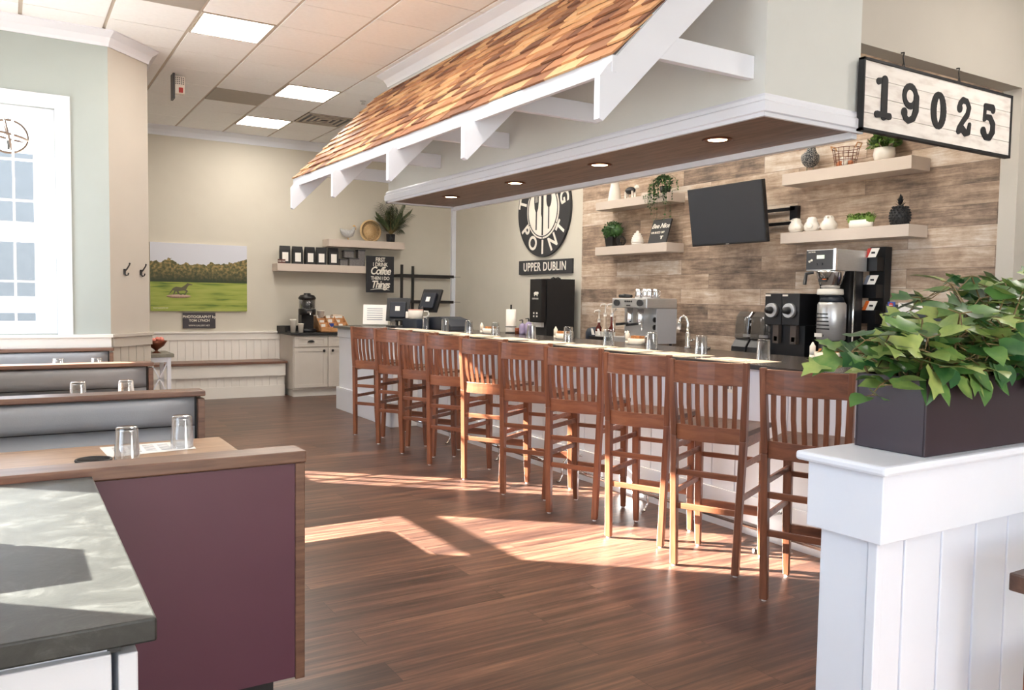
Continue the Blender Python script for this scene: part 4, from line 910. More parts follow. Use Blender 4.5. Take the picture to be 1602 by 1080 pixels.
def vine(px, py, dirx, diry, ln, rise, n, big, kind):
    pts = []
    for i in range(n+1):
        s_ = i/n; pts.append(Vector((px+dirx*ln*s_, py+diry*ln*s_, 1.22+rise*math.sin(min(1, s_*1.15)*PI*0.62)-0.04*s_*s_)))
    gs.tube(pts, [0.0035-0.002*i/n for i in range(n+1)], 5)
    for i in range(1, n+1):
        for q in range(2):
            a_ = rnd.uniform(0, 2*PI); L = big*rnd.uniform(0.75, 1.2); base = pts[i]
            d = Vector((math.cos(a_), math.sin(a_), rnd.uniform(-0.35, 0.45)))
            if base.z < 1.30: d.z = abs(d.z)*0.6-0.1
            up = Vector((rnd.uniform(-0.5, 0.2), rnd.uniform(-0.9, -0.2), 1))
            pet = base+d*0.03; gs.tube([base, pet], 0.0015, 4); leaf(g, pet, d, up, L, L*(0.78 if kind == 'heart' else 0.95), curl=rnd.uniform(0.05, 0.4), fold=0.18, kind=kind)
for k in range(90):
    px = rnd.uniform(2.02, 2.95); py = rnd.uniform(1.24, 1.39); a_ = rnd.uniform(0, 2*PI); kind = 'ivy' if rnd.random() < 0.45 else 'heart'
    vine(px, py, math.cos(a_), math.sin(a_), rnd.uniform(0.05, 0.19), rnd.uniform(0.07, 0.17+0.17*max(0, min(1, (px-2.05)/0.35))), 3, rnd.uniform(0.06, 0.095), kind)
for (dx, dy, ln, ri) in ((-1, 0.05, 0.20, 0.16), (-1, -0.3, 0.22, 0.05), (-1, 0.5, 0.18, 0.12), (-0.9, -0.3, 0.17, 0.18)): vine(2.03, 1.31, dx, dy, ln, ri, 4, 0.075, 'ivy' if ri > 0.11 else 'heart')
for px in (2.02, 2.12, 2.22, 2.3, 2.42, 2.5, 2.6, 2.7):     # spillers over the front
    b = Vector((px, 1.205, 1.262)); gs.tube([(px, 1.25, 1.23), (px, 1.215, 1.285), b+Vector((0, -0.02, 0))], 0.002, 4)
    for q in range(3): leaf(g, b+Vector((rnd.uniform(-.04, .04), -0.012, rnd.uniform(-0.01, 0.03))), (rnd.uniform(-0.7, 0.7), -0.45, -0.8), (0, -1, 0.6), rnd.uniform(0.06, 0.09), rnd.uniform(0.045, 0.07), curl=0.05, kind='heart' if q else 'ivy')
leaf(g, (2.005, 1.215, 1.285), (-0.25, -0.1, -1), (-0.3, -1, 0.3), 0.095, 0.075, curl=0.03, kind='heart'); leaf(g, (2.02, 1.2, 1.30), (-0.7, -0.7, -0.45), (0, -0.5, 1), 0.08, 0.06, kind='heart')
# keep every leaf clear of the sides of the box and the cap
g.build('foliage', leaf_big, t); gs.build('vine_stem', stem_m, t)
# ================================================================== SHELVES ON TIMBER WALL
shelf('floating_shelf', 5.95, 6.199, 6.57, 7.815, 2.505, 2.60, 'upper left taupe shelf on timber wall, with vase and trailing plant')
shelf('floating_shelf', 5.95, 6.199, 6.57, 7.81, 1.975, 2.073, 'lower left taupe shelf on timber wall, with boxwood and honey pot')
shelf('floating_shelf', 5.95, 6.199, 3.83, 5.073, 2.50, 2.603, 'upper right taupe shelf on timber wall, with hen and egg basket')
shelf('floating_shelf', 5.95, 6.199, 3.83, 5.07, 1.98, 2.076, 'lower right taupe shelf on timber wall, with white birds and pineapple')
XS = 6.06
tag(G().lathe([(0.075, 2.60), (0.08, 2.61), (0.065, 2.72), (0.05, 2.79), (0.055, 2.83), (0.066, 2.845), (0.058, 2.845), (0.045, 2.80), (0, 2.79)], (XS, 7.60, 0), 24).build('milk_vase', ceram), 'tall white ceramic jug on the upper left timber-wall shelf', 'vase')
t = thing('cow_figurine', 'small black and white cow figurine beside the white jug', 'figurine', (XS, 7.31, 2.60))
g = G().ball((XS, 7.32, 2.70), 0.035, 0.085, 0.042, 16, 10); g.build('body', black, t)
g = G().ball((XS, 7.21, 2.73), 0.022, 0.032, 0.026, 12, 8); g.ball((XS, 7.185, 2.722), 0.014, 0.018, 0.015, 10, 6); g.tube([(XS-0.03, 7.215, 2.75), (XS, 7.215, 2.745), (XS+0.03, 7.215, 2.75)], [0.004, 0.009, 0.004], 6); g.build('head', ceram, t)
g = G()
for dy in (-0.06, 0.06):
    for dx in (-0.02, 0.02): G().tube([(XS+dx, 7.32+dy, 2.69), (XS+dx, 7.32+dy, 2.602)], [0.014, 0.009], 8).build('leg', ceram, t)
g.tube([(XS, 7.40, 2.72), (XS, 7.415, 2.66)], 0.004, 6); g.build('tail', ceram, t)
def bush(g, c, r, n, L, rz=None, seed=1, hemi=False):
    rn = random.Random(seed); rz = rz or r
    for _ in range(n):
        v = Vector((rn.gauss(0, 1), rn.gauss(0, 1), rn.gauss(0, 1))).normalized()
        if hemi: v.z = abs(v.z)
        k_ = rn.uniform(0.75, 1.0); p = Vector(c)+Vector((v.x*r*k_, v.y*r*k_, v.z*rz*k_))
        leaf(g, p, v+Vector((rn.uniform(-.6, .6), rn.uniform(-.6, .6), rn.uniform(-.3, .6))), v, L*rn.uniform(.7, 1.3), L*0.55, curl=0.2)
t = thing('trailing_plant', 'trailing string plant spilling from upper left timber-wall shelf', 'plant', (6.05, 6.72, 2.60))
G().lathe([(0.05, 2.60), (0.065, 2.68), (0.058, 2.68), (0.05, 2.66), (0, 2.66)], (6.05, 6.72, 0), 20).build('pot', black, t)
g = G(); bush(g, (6.04, 6.72, 2.71), 0.08, 120, 0.03, seed=5, hemi=True); rn = random.Random(11)
for k in range(26):
    a_ = rn.uniform(PI*0.5, PI*1.5); yy = 6.72+0.23*math.sin(a_)*rn.uniform(.5, 1.1); xx = 6.04+math.cos(a_)*0.13; drop = rn.uniform(0.1, 0.38) if k % 2 else rn.uniform(0.05, 0.2); pts = []
    for i in range(12):
        s_ = i/11; h = 2.72+0.07*math.sin(min(1, s_*3)*PI)*1.0 if s_ < 0.33 else 2.72-(s_-0.33)/0.67*drop*1.25
        pts.append(Vector((6.05+(xx-6.05)*min(1, s_*2.6), 6.72+(yy-6.72)*min(1, s_*2.6), h)))
    g.tube(pts, 0.0015, 4)
    for p in pts[2:]:
        for q in range(2): leaf(g, p, (rn.uniform(-1, .3), rn.uniform(-1, 1), rn.uniform(-.8, .4)), (0, 0, 1), 0.026, 0.020)
for k in range(3): yy = 6.76-k*0.05; g.tube([(6.05, yy, 2.7), (6.04, yy-0.01+0.03*k, 2.86)], 0.001, 4); leaf(g, (6.04, yy-0.01+0.03*k, 2.86), (0, 0.2, 1), (-1, 0, 0), 0.02, 0.014)
for i_, v in enumerate(g.v):
    if v[0] > 6.19: g.v[i_] = (6.19, v[1], v[2])
    if 2.49 < v[2] < 2.61 and v[0] > 5.94: g.v[i_] = (5.938, v[1], v[2])
g.build('foliage', leaf_dk, t)
t = thing('boxwood_pot', 'small round boxwood in a black square pot on lower left shelf', 'plant', (6.06, 7.62, 2.073))
G().hexa([(6.01, 7.56, 2.073), (6.11, 7.56, 2.073), (6.11, 7.68, 2.073), (6.01, 7.68, 2.073)], [(5.995, 7.545, 2.19), (6.125, 7.545, 2.19), (6.125, 7.695, 2.19), (5.995, 7.695, 2.19)]).build('pot', black, t)
g = G().ball((6.06, 7.62, 2.26), 0.085, 0.12, 0.085, 12, 8); bush(g, (6.06, 7.62, 2.265), 0.10, 420, 0.028, seed=6)
for i_, v in enumerate(g.v):
    y_ = 7.62+(v[1]-7.62)*1.3; g.v[i_] = (min(v[0], 6.19), y_, v[2])
g.build('foliage', leaf_dk, t)
t = thing('wire_lantern', 'small black wire lantern beside the boxwood on lower left shelf', 'lantern', (6.03, 7.43, 2.073))
g = G()
for k in range(6):
    a_ = PI*k/6; g.tube([(6.03+0.055*math.cos(2*PI*i/20)*math.cos(a_), 7.43+0.055*math.cos(2*PI*i/20)*math.sin(a_), 2.133+0.058*math.sin(2*PI*i/20)) for i in range(20)], 0.003, 5, closed=True)
g.build('cage', iron, t)
G().lathe([(0.04, 2.073), (0.04, 2.08), (0.01, 2.085), (0.01, 2.12), (0, 2.12)], (6.03, 7.43, 0), 14).build('candle_cup', iron, t)
prof = [(0.05, 2.073)]
for k in range(6): z = 2.078+k*0.022; r = (0.066, 0.072, 0.070, 0.064, 0.054, 0.040)[k]; prof += [(r-0.004, z), (r, z+0.008), (r, z+0.014), (r-0.004, z+0.02)]
prof += [(0.015, 2.215), (0.018, 2.225), (0.012, 2.235), (0, 2.238)]
tag(G().lathe(prof, (XS, 7.175, 0), 28).build('honey_pot', ceram), 'white ribbed beehive honey pot on the lower left shelf', 'jar')
t = thing('chalk_sign', 'small leaning black sign with white script on the lower left shelf', 'sign', (6.03, 6.80, 2.073))
tl = 0.30
g = G().box(-0.145, 0.145, -0.008, 0.008, 0, 0.275); M = Matrix.Translation((6.02, 6.80, 2.075)) @ Matrix.Rotation(-PI/2, 4, 'Z') @ Matrix.Rotation(-tl, 4, 'X'); g.xform(M); g.build('board', blackmatte, t)
def ontilt(txt, u, h, size, **k): p = M @ Vector((u, -0.010, h)); return text(txt, size, p, -PI/2, lettering, t, tilt=-tl, **k)
ontilt('Bee Nice', 0, 0.195, 0.075, shear=0.3, offset=0.001); ontilt('OR BUZZ OFF', -0.02, 0.12, 0.034)
g = G().ball((0.06, -0.012, 0.06), 0.012, 0.003, 0.02, 8, 6); g.ball((0.075, -0.012, 0.075), 0.012, 0.002, 0.006, 8, 6); g.ball((0.045, -0.012, 0.075), 0.012, 0.002, 0.006, 8, 6); g.xform(M); g.build('bee_drawing', lettering, t)
hen('hen_figurine', 'black speckled hen figurine with red comb on upper right shelf', 'figurine', (XS, 4.86, 2.603), 0.265, 1, speckle, red_m, noisecol('grey_beak', (150, 140, 120), 0.5), yaw=PI+0.75)
t = thing('egg_basket', 'rusty wire basket on the upper right timber-wall shelf', 'basket', (XS, 4.50, 2.603))
g = G(); cx, cy = XS, 4.50
for r, z in ((0.085, 2.606), (0.095, 2.66), (0.105, 2.71), (0.115, 2.76)): g.tube([(cx+r*0.85*math.cos(2*PI*i/28), cy+r*math.sin(2*PI*i/28), z) for i in range(28)], 0.0028, 5, closed=True)
for k in range(16): a_ = 2*PI*k/16; g.tube([(cx+0.085*.85*math.cos(a_), cy+0.085*math.sin(a_), 2.606), (cx+0.115*.85*math.cos(a_), cy+0.115*math.sin(a_), 2.76)], 0.002, 5)
for k in range(5): g.tube([(cx-0.07, cy-0.06+k*0.03, 2.606), (cx+0.07, cy-0.06+k*0.03, 2.606)], 0.002, 5)
g.build('wire_frame', copper, t)
for s in (-1, 1): G().tube([(cx-0.03, cy+s*0.112, 2.755), (cx-0.03, cy+s*0.13, 2.79), (cx+0.03, cy+s*0.13, 2.79), (cx+0.03, cy+s*0.112, 2.755)], 0.005, 6).build('handle', box_w, t)
rn = random.Random(2)
for k in range(11):
    col = (eggbrown, ceram, eggbrown)[k % 3]; r = 0.024; lay = k//7
    a_ = 2*PI*k/7; rr = 0.055 if lay == 0 else 0.03
    if k == 6: rr = 0
    o = G().ball((cx+rr*.8*math.cos(a_), cy+rr*math.sin(a_), 2.606+r*0.9+0.004+lay*0.036), r, r*1.15, r, 12, 8).build('egg', col)
    tag(o, ('white' if k % 3 == 1 else 'brown')+' egg in the wire basket, '+('lower layer' if lay == 0 else 'top layer'), 'egg', 'eggs in the wire basket, '+('white' if k % 3 == 1 else 'brown')+(' lower' if lay == 0 else ' upper'))
t = thing('potted_fern', 'leafy green plant in a cream textured pot on upper right shelf', 'plant', (XS, 4.14, 2.603))
G().lathe([(0.055, 2.603), (0.075, 2.62), (0.085, 2.66), (0.078, 2.71), (0.07, 2.712), (0.07, 2.69), (0, 2.69)], (XS, 4.14, 0), 24).build('pot', ceram, t)
g = G(); bush(g, (XS, 4.14, 2.725), 0.10, 260, 0.05, rz=0.10, seed=8, hemi=True)
for i_, v in enumerate(g.v): g.v[i_] = (min(v[0], 6.19), v[1], v[2])
g.build('foliage', leafmat('fern_leaf', (46, 76, 30), (84, 118, 46), (120, 150, 70)).m, t)
def bird(y, label, yaw):
    t = thing('bird_figurine', label, 'figurine', (XS, y, 2.076), 'white ceramic birds on the lower right shelf'); M = Matrix.Translation((XS, y, 2.076)) @ Matrix.Rotation(yaw, 4, 'Z')
    g = G().lathe([(0.04, 0), (0.062, 0.02), (0.068, 0.05), (0.058, 0.08), (0.045, 0.095), (0.045, 0.11), (0.034, 0.13), (0.0, 0.137)], (0, 0, 0), 20); g.xform(M); g.build('body', ceram, t)
    g = G().tube([(0.05, 0, 0.035), (0.10, 0, 0.05)], [0.02, 0.008], 8); g.xform(M); g.build('tail', ceram, t)
    g = G().tube([(-0.035, 0, 0.115), (-0.06, 0, 0.112)], [0.01, 0.002], 8); g.xform(M); g.build('beak', kraft, t)
    g = G()
    for s in (-1, 1): g.ball((0.01, s*0.06, 0.05), 0.035, 0.012, 0.025, 10, 6)
    g.xform(M); g.build('wing', ceram, t)
    for s in (-1, 1): g = G().ball((-0.03, s*0.026, 0.118), 0.004, 0.004, 0.005, 8, 6); g.xform(M); g.build('eye', black, t)
bird(4.99, 'left white ceramic bird on the lower right shelf', -0.8); bird(4.82, 'middle white ceramic bird on the lower right shelf', -1.4); bird(4.645, 'right white ceramic bird on the lower right shelf', 0.5)
t = thing('moss_planter', 'oval white planter with green moss on the lower right shelf', 'planter', (XS, 4.33, 2.076))
G().lathe([(0.045, 2.076), (0.055, 2.08), (0.06, 2.145), (0.053, 2.145), (0.05, 2.13), (0, 2.13)], (XS, 4.33, 0), 28, sy=1.9).build('bowl', ceram, t)
g = G(); 
for k in range(5): g.ball((XS, 4.33-0.08+k*0.04, 2.148), 0.045, 0.04, 0.04, 10, 8)
rn = random.Random(5)
for k in range(300): a_ = rn.uniform(0, 2*PI); yy = rn.uniform(-0.115, 0.115); leaf(g, (XS+rn.uniform(-.05, .05), 4.33+yy, 2.165+rn.uniform(-.015, .03)), (rn.uniform(-1, 1), rn.uniform(-1, 1), 0.8), (0, 0, 1), 0.02, 0.012)
g.build('moss', leaf_lt, t)
t = thing('pineapple_ornament', 'matte black pineapple ornament at end of lower right shelf', 'ornament', (XS, 3.98, 2.076))
g = G().lathe([(0.045, 2.076), (0.068, 2.10), (0.075, 2.14), (0.07, 2.18), (0.05, 2.22), (0.02, 2.235), (0, 2.236)], (XS, 3.98, 0), 24)
for r in range(7):
    z = 2.095+r*0.021; R = 0.076*math.sqrt(max(0.15, 1-((z-2.15)/0.105)**2))
    for k in range(14): a_ = 2*PI*(k+0.5*(r % 2))/14; g.ball((XS+R*math.cos(a_), 3.98+R*math.sin(a_), z), 0.009, 0.009, 0.009, 6, 4)
g.build('fruit', blackmatte, t)
g = G()
for k in range(22): a_ = k*2.4; el = 0.3+k*0.055; leaf(g, (XS, 3.98, 2.225+k*0.0025), (math.cos(a_)*math.cos(el), math.sin(a_)*math.cos(el), math.sin(el)), (0, 0, 1), 0.055, 0.022, curl=-0.15, kind='blade')
g.build('crown_leaves', blackmatte, t)
# ================================================================== TELEVISION
t = thing('television', 'wall-mounted flat black television tilted down on the timber wall', 'television', (6.0, 5.63, 2.28))
M = Matrix.Translation((5.84, 5.63, 2.28)) @ Matrix.Rotation(-0.02, 4, 'Z') @ Matrix.Rotation(-math.radians(9), 4, 'Y')
g = G().box(-0.012, 0.03, -0.485, 0.485, -0.283, 0.283); g.xform(M); g.build('casing', black, t, bevel=0.004)
g = G().box(-0.014, -0.011, -0.474, 0.474, -0.268, 0.274); g.xform(M); g.build('screen', screen_m, t)
g = G().box(0.03, 0.06, -0.25, 0.25, -0.2, 0.1); g.xform(M); g.build('rear_housing', black, t)
g = G().box(-0.015, -0.012, -0.02, 0.02, -0.279, -0.273); g.xform(M); g.build('maker_mark', steel, t)
g = G().box(6.17, 6.2, 5.50, 5.76, 2.14, 2.40); g.box(5.9, 6.18, 5.60, 5.66, 2.25, 2.30); g.box(6.15, 6.198, 5.06, 5.14, 2.16, 2.34); g.box(6.15, 6.17, 5.08, 5.55, 2.30, 2.33); g.box(6.15, 6.17, 5.08, 5.55, 2.17, 2.20); g.build('wall_mount', black, t)
# ================================================================== LOGO SIGN
t = thing('logo_sign', 'round black restaurant sign with fork, knife and spoon', 'sign', (6.17, 9.25, 2.66))
cy, cz, R = 9.26, 2.65, 0.63
def disc(r, x0, x1, mat, name, par=t, n=64): return G().lathe([(0.0, x0), (r, x0), (r, x1), (0.0, x1)], (0, cy, cz), n, axis='x', cap=False, smooth=False).build(name, mat, par)
charcoal = noisecol('charcoal_sign', (52, 52, 54), 0.7, 0.05)
disc(R, 6.165, 6.199, charcoal, 'disc'); disc(0.385, 6.158, 6.165, lettering, 'inner_disc')
g = G(); g.tube([(6.157, cy+0.355*math.cos(2*PI*i/60), cz+0.355*math.sin(2*PI*i/60)) for i in range(60)], 0.007, 6, closed=True)
for k in range(6): a_ = PI/2+k*PI/3; g.tube([(6.157, cy+0.355*math.cos(a_), cz+0.355*math.sin(a_)), (6.157, cy+0.385*math.cos(a_), cz+0.385*math.sin(a_))], 0.006, 5)
g.build('ring_line', charcoal, t)
X1, X0_ = 6.1575, 6.153
g = G()   # fork (left as seen = +y)
fy = cy+0.15
for dy in (-0.045, -0.015, 0.015, 0.045): g.box(X0_, X1, fy+dy-0.007, fy+dy+0.007, cz+0.10, cz+0.27)
g.prism([(fy-0.052, cz+0.11), (fy+0.052, cz+0.11), (fy+0.04, cz+0.03), (fy+0.012, cz-0.02), (fy+0.012, cz-0.26), (fy-0.012, cz-0.26), (fy-0.012, cz-0.02), (fy-0.04, cz+0.03)], 'x', X0_, X1); g.build('fork', charcoal, t)
g = G().prism([(cy-0.018, cz-0.34), (cy+0.012, cz-0.34), (cy+0.012, cz-0.10), (cy+0.03, cz-0.05), (cy+0.03, cz+0.2), (cy+0.01, cz+0.30), (cy-0.012, cz+0.32), (cy-0.018, cz+0.30)], 'x', X0_, X1); g.build('knife', charcoal, t)
sy_ = cy-0.15; g = G().prism([(sy_+0.058*math.cos(2*PI*i/24), cz+0.14+0.115*math.sin(2*PI*i/24)) for i in range(24)], 'x', X0_, X1); g.box(X0_, X1, sy_-0.010, sy_+0.010, cz-0.26, cz+0.05); g.build('spoon', charcoal, t)
def arc_text(word, r, a0, step, size, inward):
    for k, chx in enumerate(word):
        a_ = math.radians(a0+k*step)            # angle measured in the viewer's frame (x right, y up)
        yy = cy-r*math.cos(a_); zz = cz+r*math.sin(a_)
        rl = a_-PI/2 if not inward else a_+PI/2
        text(chx, size, (6.163, yy, zz), FX, lettering, t, 'letter', 0.002, offset=0.006, roll=rl)
arc_text('POINT', 0.505, 212, 29, 0.26, True); arc_text('TURNING', 0.505, 167, -25.2, 0.26, False)
t = thing('town_sign', 'narrow black sign lettered UPPER DUBLIN beneath the round logo', 'sign', (6.17, 9.22, 1.79))
G().box(6.17, 6.199, 8.58, 9.86, 1.79, 1.98).build('board', charcoal, t); text('UPPER DUBLIN', 0.165, (6.168, 9.22, 1.885), FX, lettering, t, offset=0.002, sx=0.86, spacing=1.12)
# ================================================================== NUMBER SIGN
t = thing('number_sign', 'whitewashed plank sign with black digits 19025 hanging in the wall opening', 'sign', (4.92, 2.97, 2.44))
g = G()
zz = [2.452, 2.54, 2.635, 2.735, 2.832]
for a_, b_ in zip(zz, zz[1:]): g.box(4.15, 5.70, 2.980, 2.998, a_+0.0015, b_-0.0015)
g.build('plank_board', signboard_m, t)
g = G().box(4.138, 5.712, 2.972, 3.01, 2.435, 2.452); g.box(4.138, 5.712, 2.972, 3.01, 2.832, 2.845); g.box(4.138, 4.15, 2.972, 3.01, 2.435, 2.845); g.box(5.70, 5.712, 2.972, 3.01, 2.435, 2.845); g.box(4.15, 5.70, 2.998, 3.01, 2.45, 2.835); g.build('frame', blackmatte, t)
def stroke(g, pts, w, y0, y1):
    w *= 1.28; m = 0                       # every piece steps 0.04 mm forward so no two faces coincide
    for (ax, az, aw), (bx, bz, bw) in zip([(p[0], p[1], w*(p[2] if len(p) > 2 else 1)) for p in pts], [(p[0], p[1], w*(p[2] if len(p) > 2 else 1)) for p in pts[1:]]):
        d = Vector((bx-ax, bz-az))
        if d.length < 1e-6: continue
        m += 1; n = Vector((-d.y, d.x)).normalized(); g.prism([(ax+n.x*aw/2, az+n.y*aw/2), (bx+n.x*bw/2, bz+n.y*bw/2), (bx-n.x*bw/2, bz-n.y*bw/2), (ax-n.x*aw/2, az-n.y*aw/2)], 'y', y0-0.00004*m, y1)
    for k, p in enumerate(pts):
        m += 1; r = w*(p[2] if len(p) > 2 else 1)/2; g.prism([(p[0]+r*math.cos(2*PI*i/16), p[1]+r*math.sin(2*PI*i/16)) for i in range(16)], 'y', y0-0.00004*m, y1)
def ell(cx, cz, rx, rz, a0, a1, n=18, wf=None): return [(cx+rx*math.cos(math.radians(a0+(a1-a0)*i/n)), cz+rz*math.sin(math.radians(a0+(a1-a0)*i/n)), (wf(i/n) if wf else 1)) for i in range(n+1)]
DC = [4.325, 4.587, 4.88, 5.155, 5.432]; zm = 2.641; hh = 0.107
def digit(k, strokes):
    g = G()
    for n_, (pts, w) in enumerate(strokes): stroke(g, [(DC[k]+p[0], zm+p[1], *(p[2:])) for p in pts], w, 2.9765-0.0025*n_, 2.981)
    g.build('digit', lblack, t)
digit(0, [([(-0.045, 0.088, 1.2), (-0.02, 0.095), (0.0, 0.10)], 0.026), ([(0.012, 0.10), (0.012, -0.10)], 0.044), ([(-0.055, -0.10, 1.1), (0.0, -0.098, 0.8), (0.062, -0.10, 1.1)], 0.028)])
digit(1, [(ell(0, 0.045, 0.058, 0.058, 0, 360), 0.030), ([(0.06, 0.045, 1.2), (0.06, -0.03, 1.2), (0.035, -0.08, 1.0), (-0.01, -0.10, .85), (-0.045, -0.085, .9), (-0.055, -0.055, 1.35)], 0.032)])
digit(2, [(ell(0, 0, 0.052, 0.095, 0, 360, 28, lambda s: 0.75+0.5*abs(math.cos(2*PI*s))), 0.036)])
digit(3, [([(-0.048, 0.045, 1.5), (-0.045, 0.075), (-0.015, 0.10), (0.03, 0.095), (0.055, 0.06, 1.1), (0.04, 0.015, 1.1), (-0.005, -0.03), (-0.05, -0.08), (-0.056, -0.098)], 0.030), ([(-0.055, -0.098), (-0.02, -0.075, 1.2), (0.02, -0.10, 1.2), (0.055, -0.095, 1), (0.066, -0.045, .8)], 0.030)])
digit(4, [([(0.055, 0.085, 1.3), (0.052, 0.095, 1.1), (-0.035, 0.095)], 0.032), ([(-0.038, 0.095, .7), (-0.045, 0.01, .7), (-0.02, 0.03, .8), (0.025, 0.028), (0.058, -0.01, 1.2), (0.058, -0.055, 1.2), (0.025, -0.098), (-0.025, -0.098), (-0.052, -0.065, 1.4)], 0.032)])
for x in (4.543, 5.123):
    g = G().tube([(x-0.018, 3.0, 2.84), (x, 3.0, 2.885), (x+0.018, 3.0, 2.84)], 0.004, 6); g.tube([(x, 3.0, 2.88), (x, 3.005, 2.915), (x+0.012, 3.01, 2.925), (x+0.016, 3.01, 2.945)], 0.004, 6); g.tube([(x+0.016, 3.01, 2.945), (x+0.016, 3.05, 2.947)], 0.004, 6); g.build('hanging_hook', iron, t)
# ================================================================== MACHINES ON BACK COUNTER
KZ = 0.95
t = thing('chilled_dispenser', 'tall black drinks dispenser below the town sign', 'dispenser', (5.9, 8.2, KZ))
G().box(5.62, 5.695, 8.45, 8.71, 1.16, 1.70).build('control_head', black, t, bevel=0.004); G().box(5.70, 6.12, 8.44, 8.71, KZ, 1.705).build('rear_casing', blackmatte, t)
G().box(5.64, 5.75, 8.46, 8.70, KZ, 0.98).build('drip_tray', steel, t); G().box(5.66, 5.70, 8.50, 8.66, 1.10, 1.16).build('nozzle', ceram, t)
g = G(); g.ball((5.617, 8.57, 1.52), 0.003, 0.045, 0.022, 12, 6); g.ball((5.617, 8.525, 1.525), 0.003, 0.018, 0.018, 8, 6)
for dy in (-0.03, 0.03): g.box(5.615, 5.62, 8.57+dy-0.006, 8.57+dy+0.006, 1.485, 1.51)
g.build('bear_emblem', lettering, t); text('DISPENSER', 0.03, (5.617, 8.58, 1.455), FX, lettering, t, 'emblem_text', 0.0005)
for a_ in (8.54, 8.61):
    for z in (1.235, 1.275): G().box(5.616, 5.62, a_-0.012, a_+0.012, z-0.01, z+0.01).build('push_button', lettering, t)
G().tube([(5.80, 8.5, 1.705), (5.83, 8.5, 1.722), (5.86, 8.5, 1.705), (5.90, 8.5, 1.722), (5.94, 8.5, 1.705)], 0.012, 6).build('hinge_cover', black, t)
tag(G().lathe([(0.10, KZ), (0.13, KZ+0.02), (0.13, 1.08), (0.11, 1.12), (0.05, 1.14), (0, 1.14)], (5.78, 7.52, 0), 24).build('domed_canister', noisecol('blue_black', (36, 44, 58), 0.4)), 'low dark domed canister between dispenser and syrup pumps', 'canister')
# syrups
for k, (y, h, lab) in enumerate(((7.33, 0, 'left'), (7.22, 0.07, 'middle'), (7.10, 0.07, 'right'))):
    t = thing('syrup_bottle', lab+' of three syrup bottles with white pumps by the espresso machine', 'bottle', (5.66, y, KZ), 'syrup bottles with pumps')
    G().lathe([(0.036, KZ), (0.038, KZ+0.02), (0.038, 1.13), (0.016, 1.17), (0.014, 1.21+h)], (5.66, y, 0), 18).build('bottle', [amber, noisecol('syrup_clear%d' % k, (190, 170, 150), 0.15), amber][k], t)
    G().lathe([(0.039, 1.0), (0.039, 1.10)], (5.66, y, 0), 18, cap=False).build('paper_label', paper, t)
    g = G().cyl((5.66, y, 1.20+h), (5.66, y, 1.24+h), 0.018); g.cyl((5.66, y, 1.24+h), (5.66, y, 1.32+h), 0.007, n=10); g.tube([(5.68, y+0.01, 1.325+h), (5.65, y, 1.335+h), (5.60, y, 1.33+h), (5.59, y, 1.31+h)], [0.01, 0.012, 0.007, 0.006], 8); g.build('pump', ceram, t)
t = thing('syrup_rack', 'black wire rack holding the syrup bottles', 'rack', (5.62, 7.21, KZ)); g = G().box(5.59, 5.61, 7.03, 7.42, KZ, 1.045); g.build('front_rail', black, t)
for k in range(3): G().prism([(7.08+k*0.115, 1.06), (7.12+k*0.115, 1.13), (7.15+k*0.115, 1.13), (7.13+k*0.115, 1.06)], 'x', 5.585, 5.59).build('label_card', paper, t)
# espresso machine
t = thing('espresso_machine', 'stainless two-dial espresso machine on the back counter', 'espresso machine', (5.85, 6.74, KZ))
y0, y1 = 6.46, 7.03
G().box(5.78, 6.02, y0+0.014, y1, 1.0, 1.369).build('rear_body', steel, t, bevel=0.004); G().box(5.60, 6.02, y0-0.002, y1, 1.37, 1.475).build('top_housing', steel, t, bevel=0.01)
G().box(5.74, 6.02, y0+0.0, y0+0.012, 1.0, 1.369).build('side_panel', noisecol('satin_aluminium', (186, 186, 190), 0.35, 0.02), t)
G().box(5.58, 5.80, y0+0.01, y1, 1.0, 1.06).build('drip_tray', steel, t, bevel=0.004)
for x, y in ((5.64, 6.50), (5.64, 6.99), (5.98, 6.50), (5.98, 6.99)): G().cyl((x, y, KZ), (x, y, 1.0), 0.016, n=12).build('foot', black, t)
for y in (6.94, 6.56):
    o = G().prism([(y+0.045*math.cos(2*PI*i/20), 1.425+0.034*math.sin(2*PI*i/20)) for i in range(20)], 'x', 5.585, 5.60).build('dial', darkgrey, t)
g = G()
for k in range(4): g.cyl((5.592, 6.80-k*0.033, 1.44), (5.60, 6.80-k*0.033, 1.44), 0.010, n=10)
g.box(5.594, 5.60, 6.72, 6.78, 1.39, 1.405); g.build('button_row', darkgrey, t)
for y in (6.83, 6.66):
    g = G().lathe([(0.035, 1.20), (0.038, 1.22), (0.036, 1.30), (0.028, 1.37)], (5.69, y, 0), 20); o = g.build('group_head', chrome, t)
    g = G().tube([(5.67, y, 1.205), (5.60, y+0.01, 1.20), (5.52, y+0.02, 1.195)], [0.012, 0.014, 0.016], 10); g.build('portafilter', black, o)
G().tube([(5.62, 6.98, 1.36), (5.59, 7.0, 1.30), (5.60, 6.99, 1.10)], 0.005, 8).build('steam_wand', chrome, t); G().tube([(5.62, 6.53, 1.36), (5.59, 6.52, 1.28), (5.61, 6.54, 1.14)], 0.005, 8).build('steam_wand', chrome, t)
for z in (1.25, 1.17): G().lathe([(0.0, 5.772), (0.028, 5.772), (0.028, 5.782)], (0, 6.53, z), 16, axis='x').build('gauge', black, t)
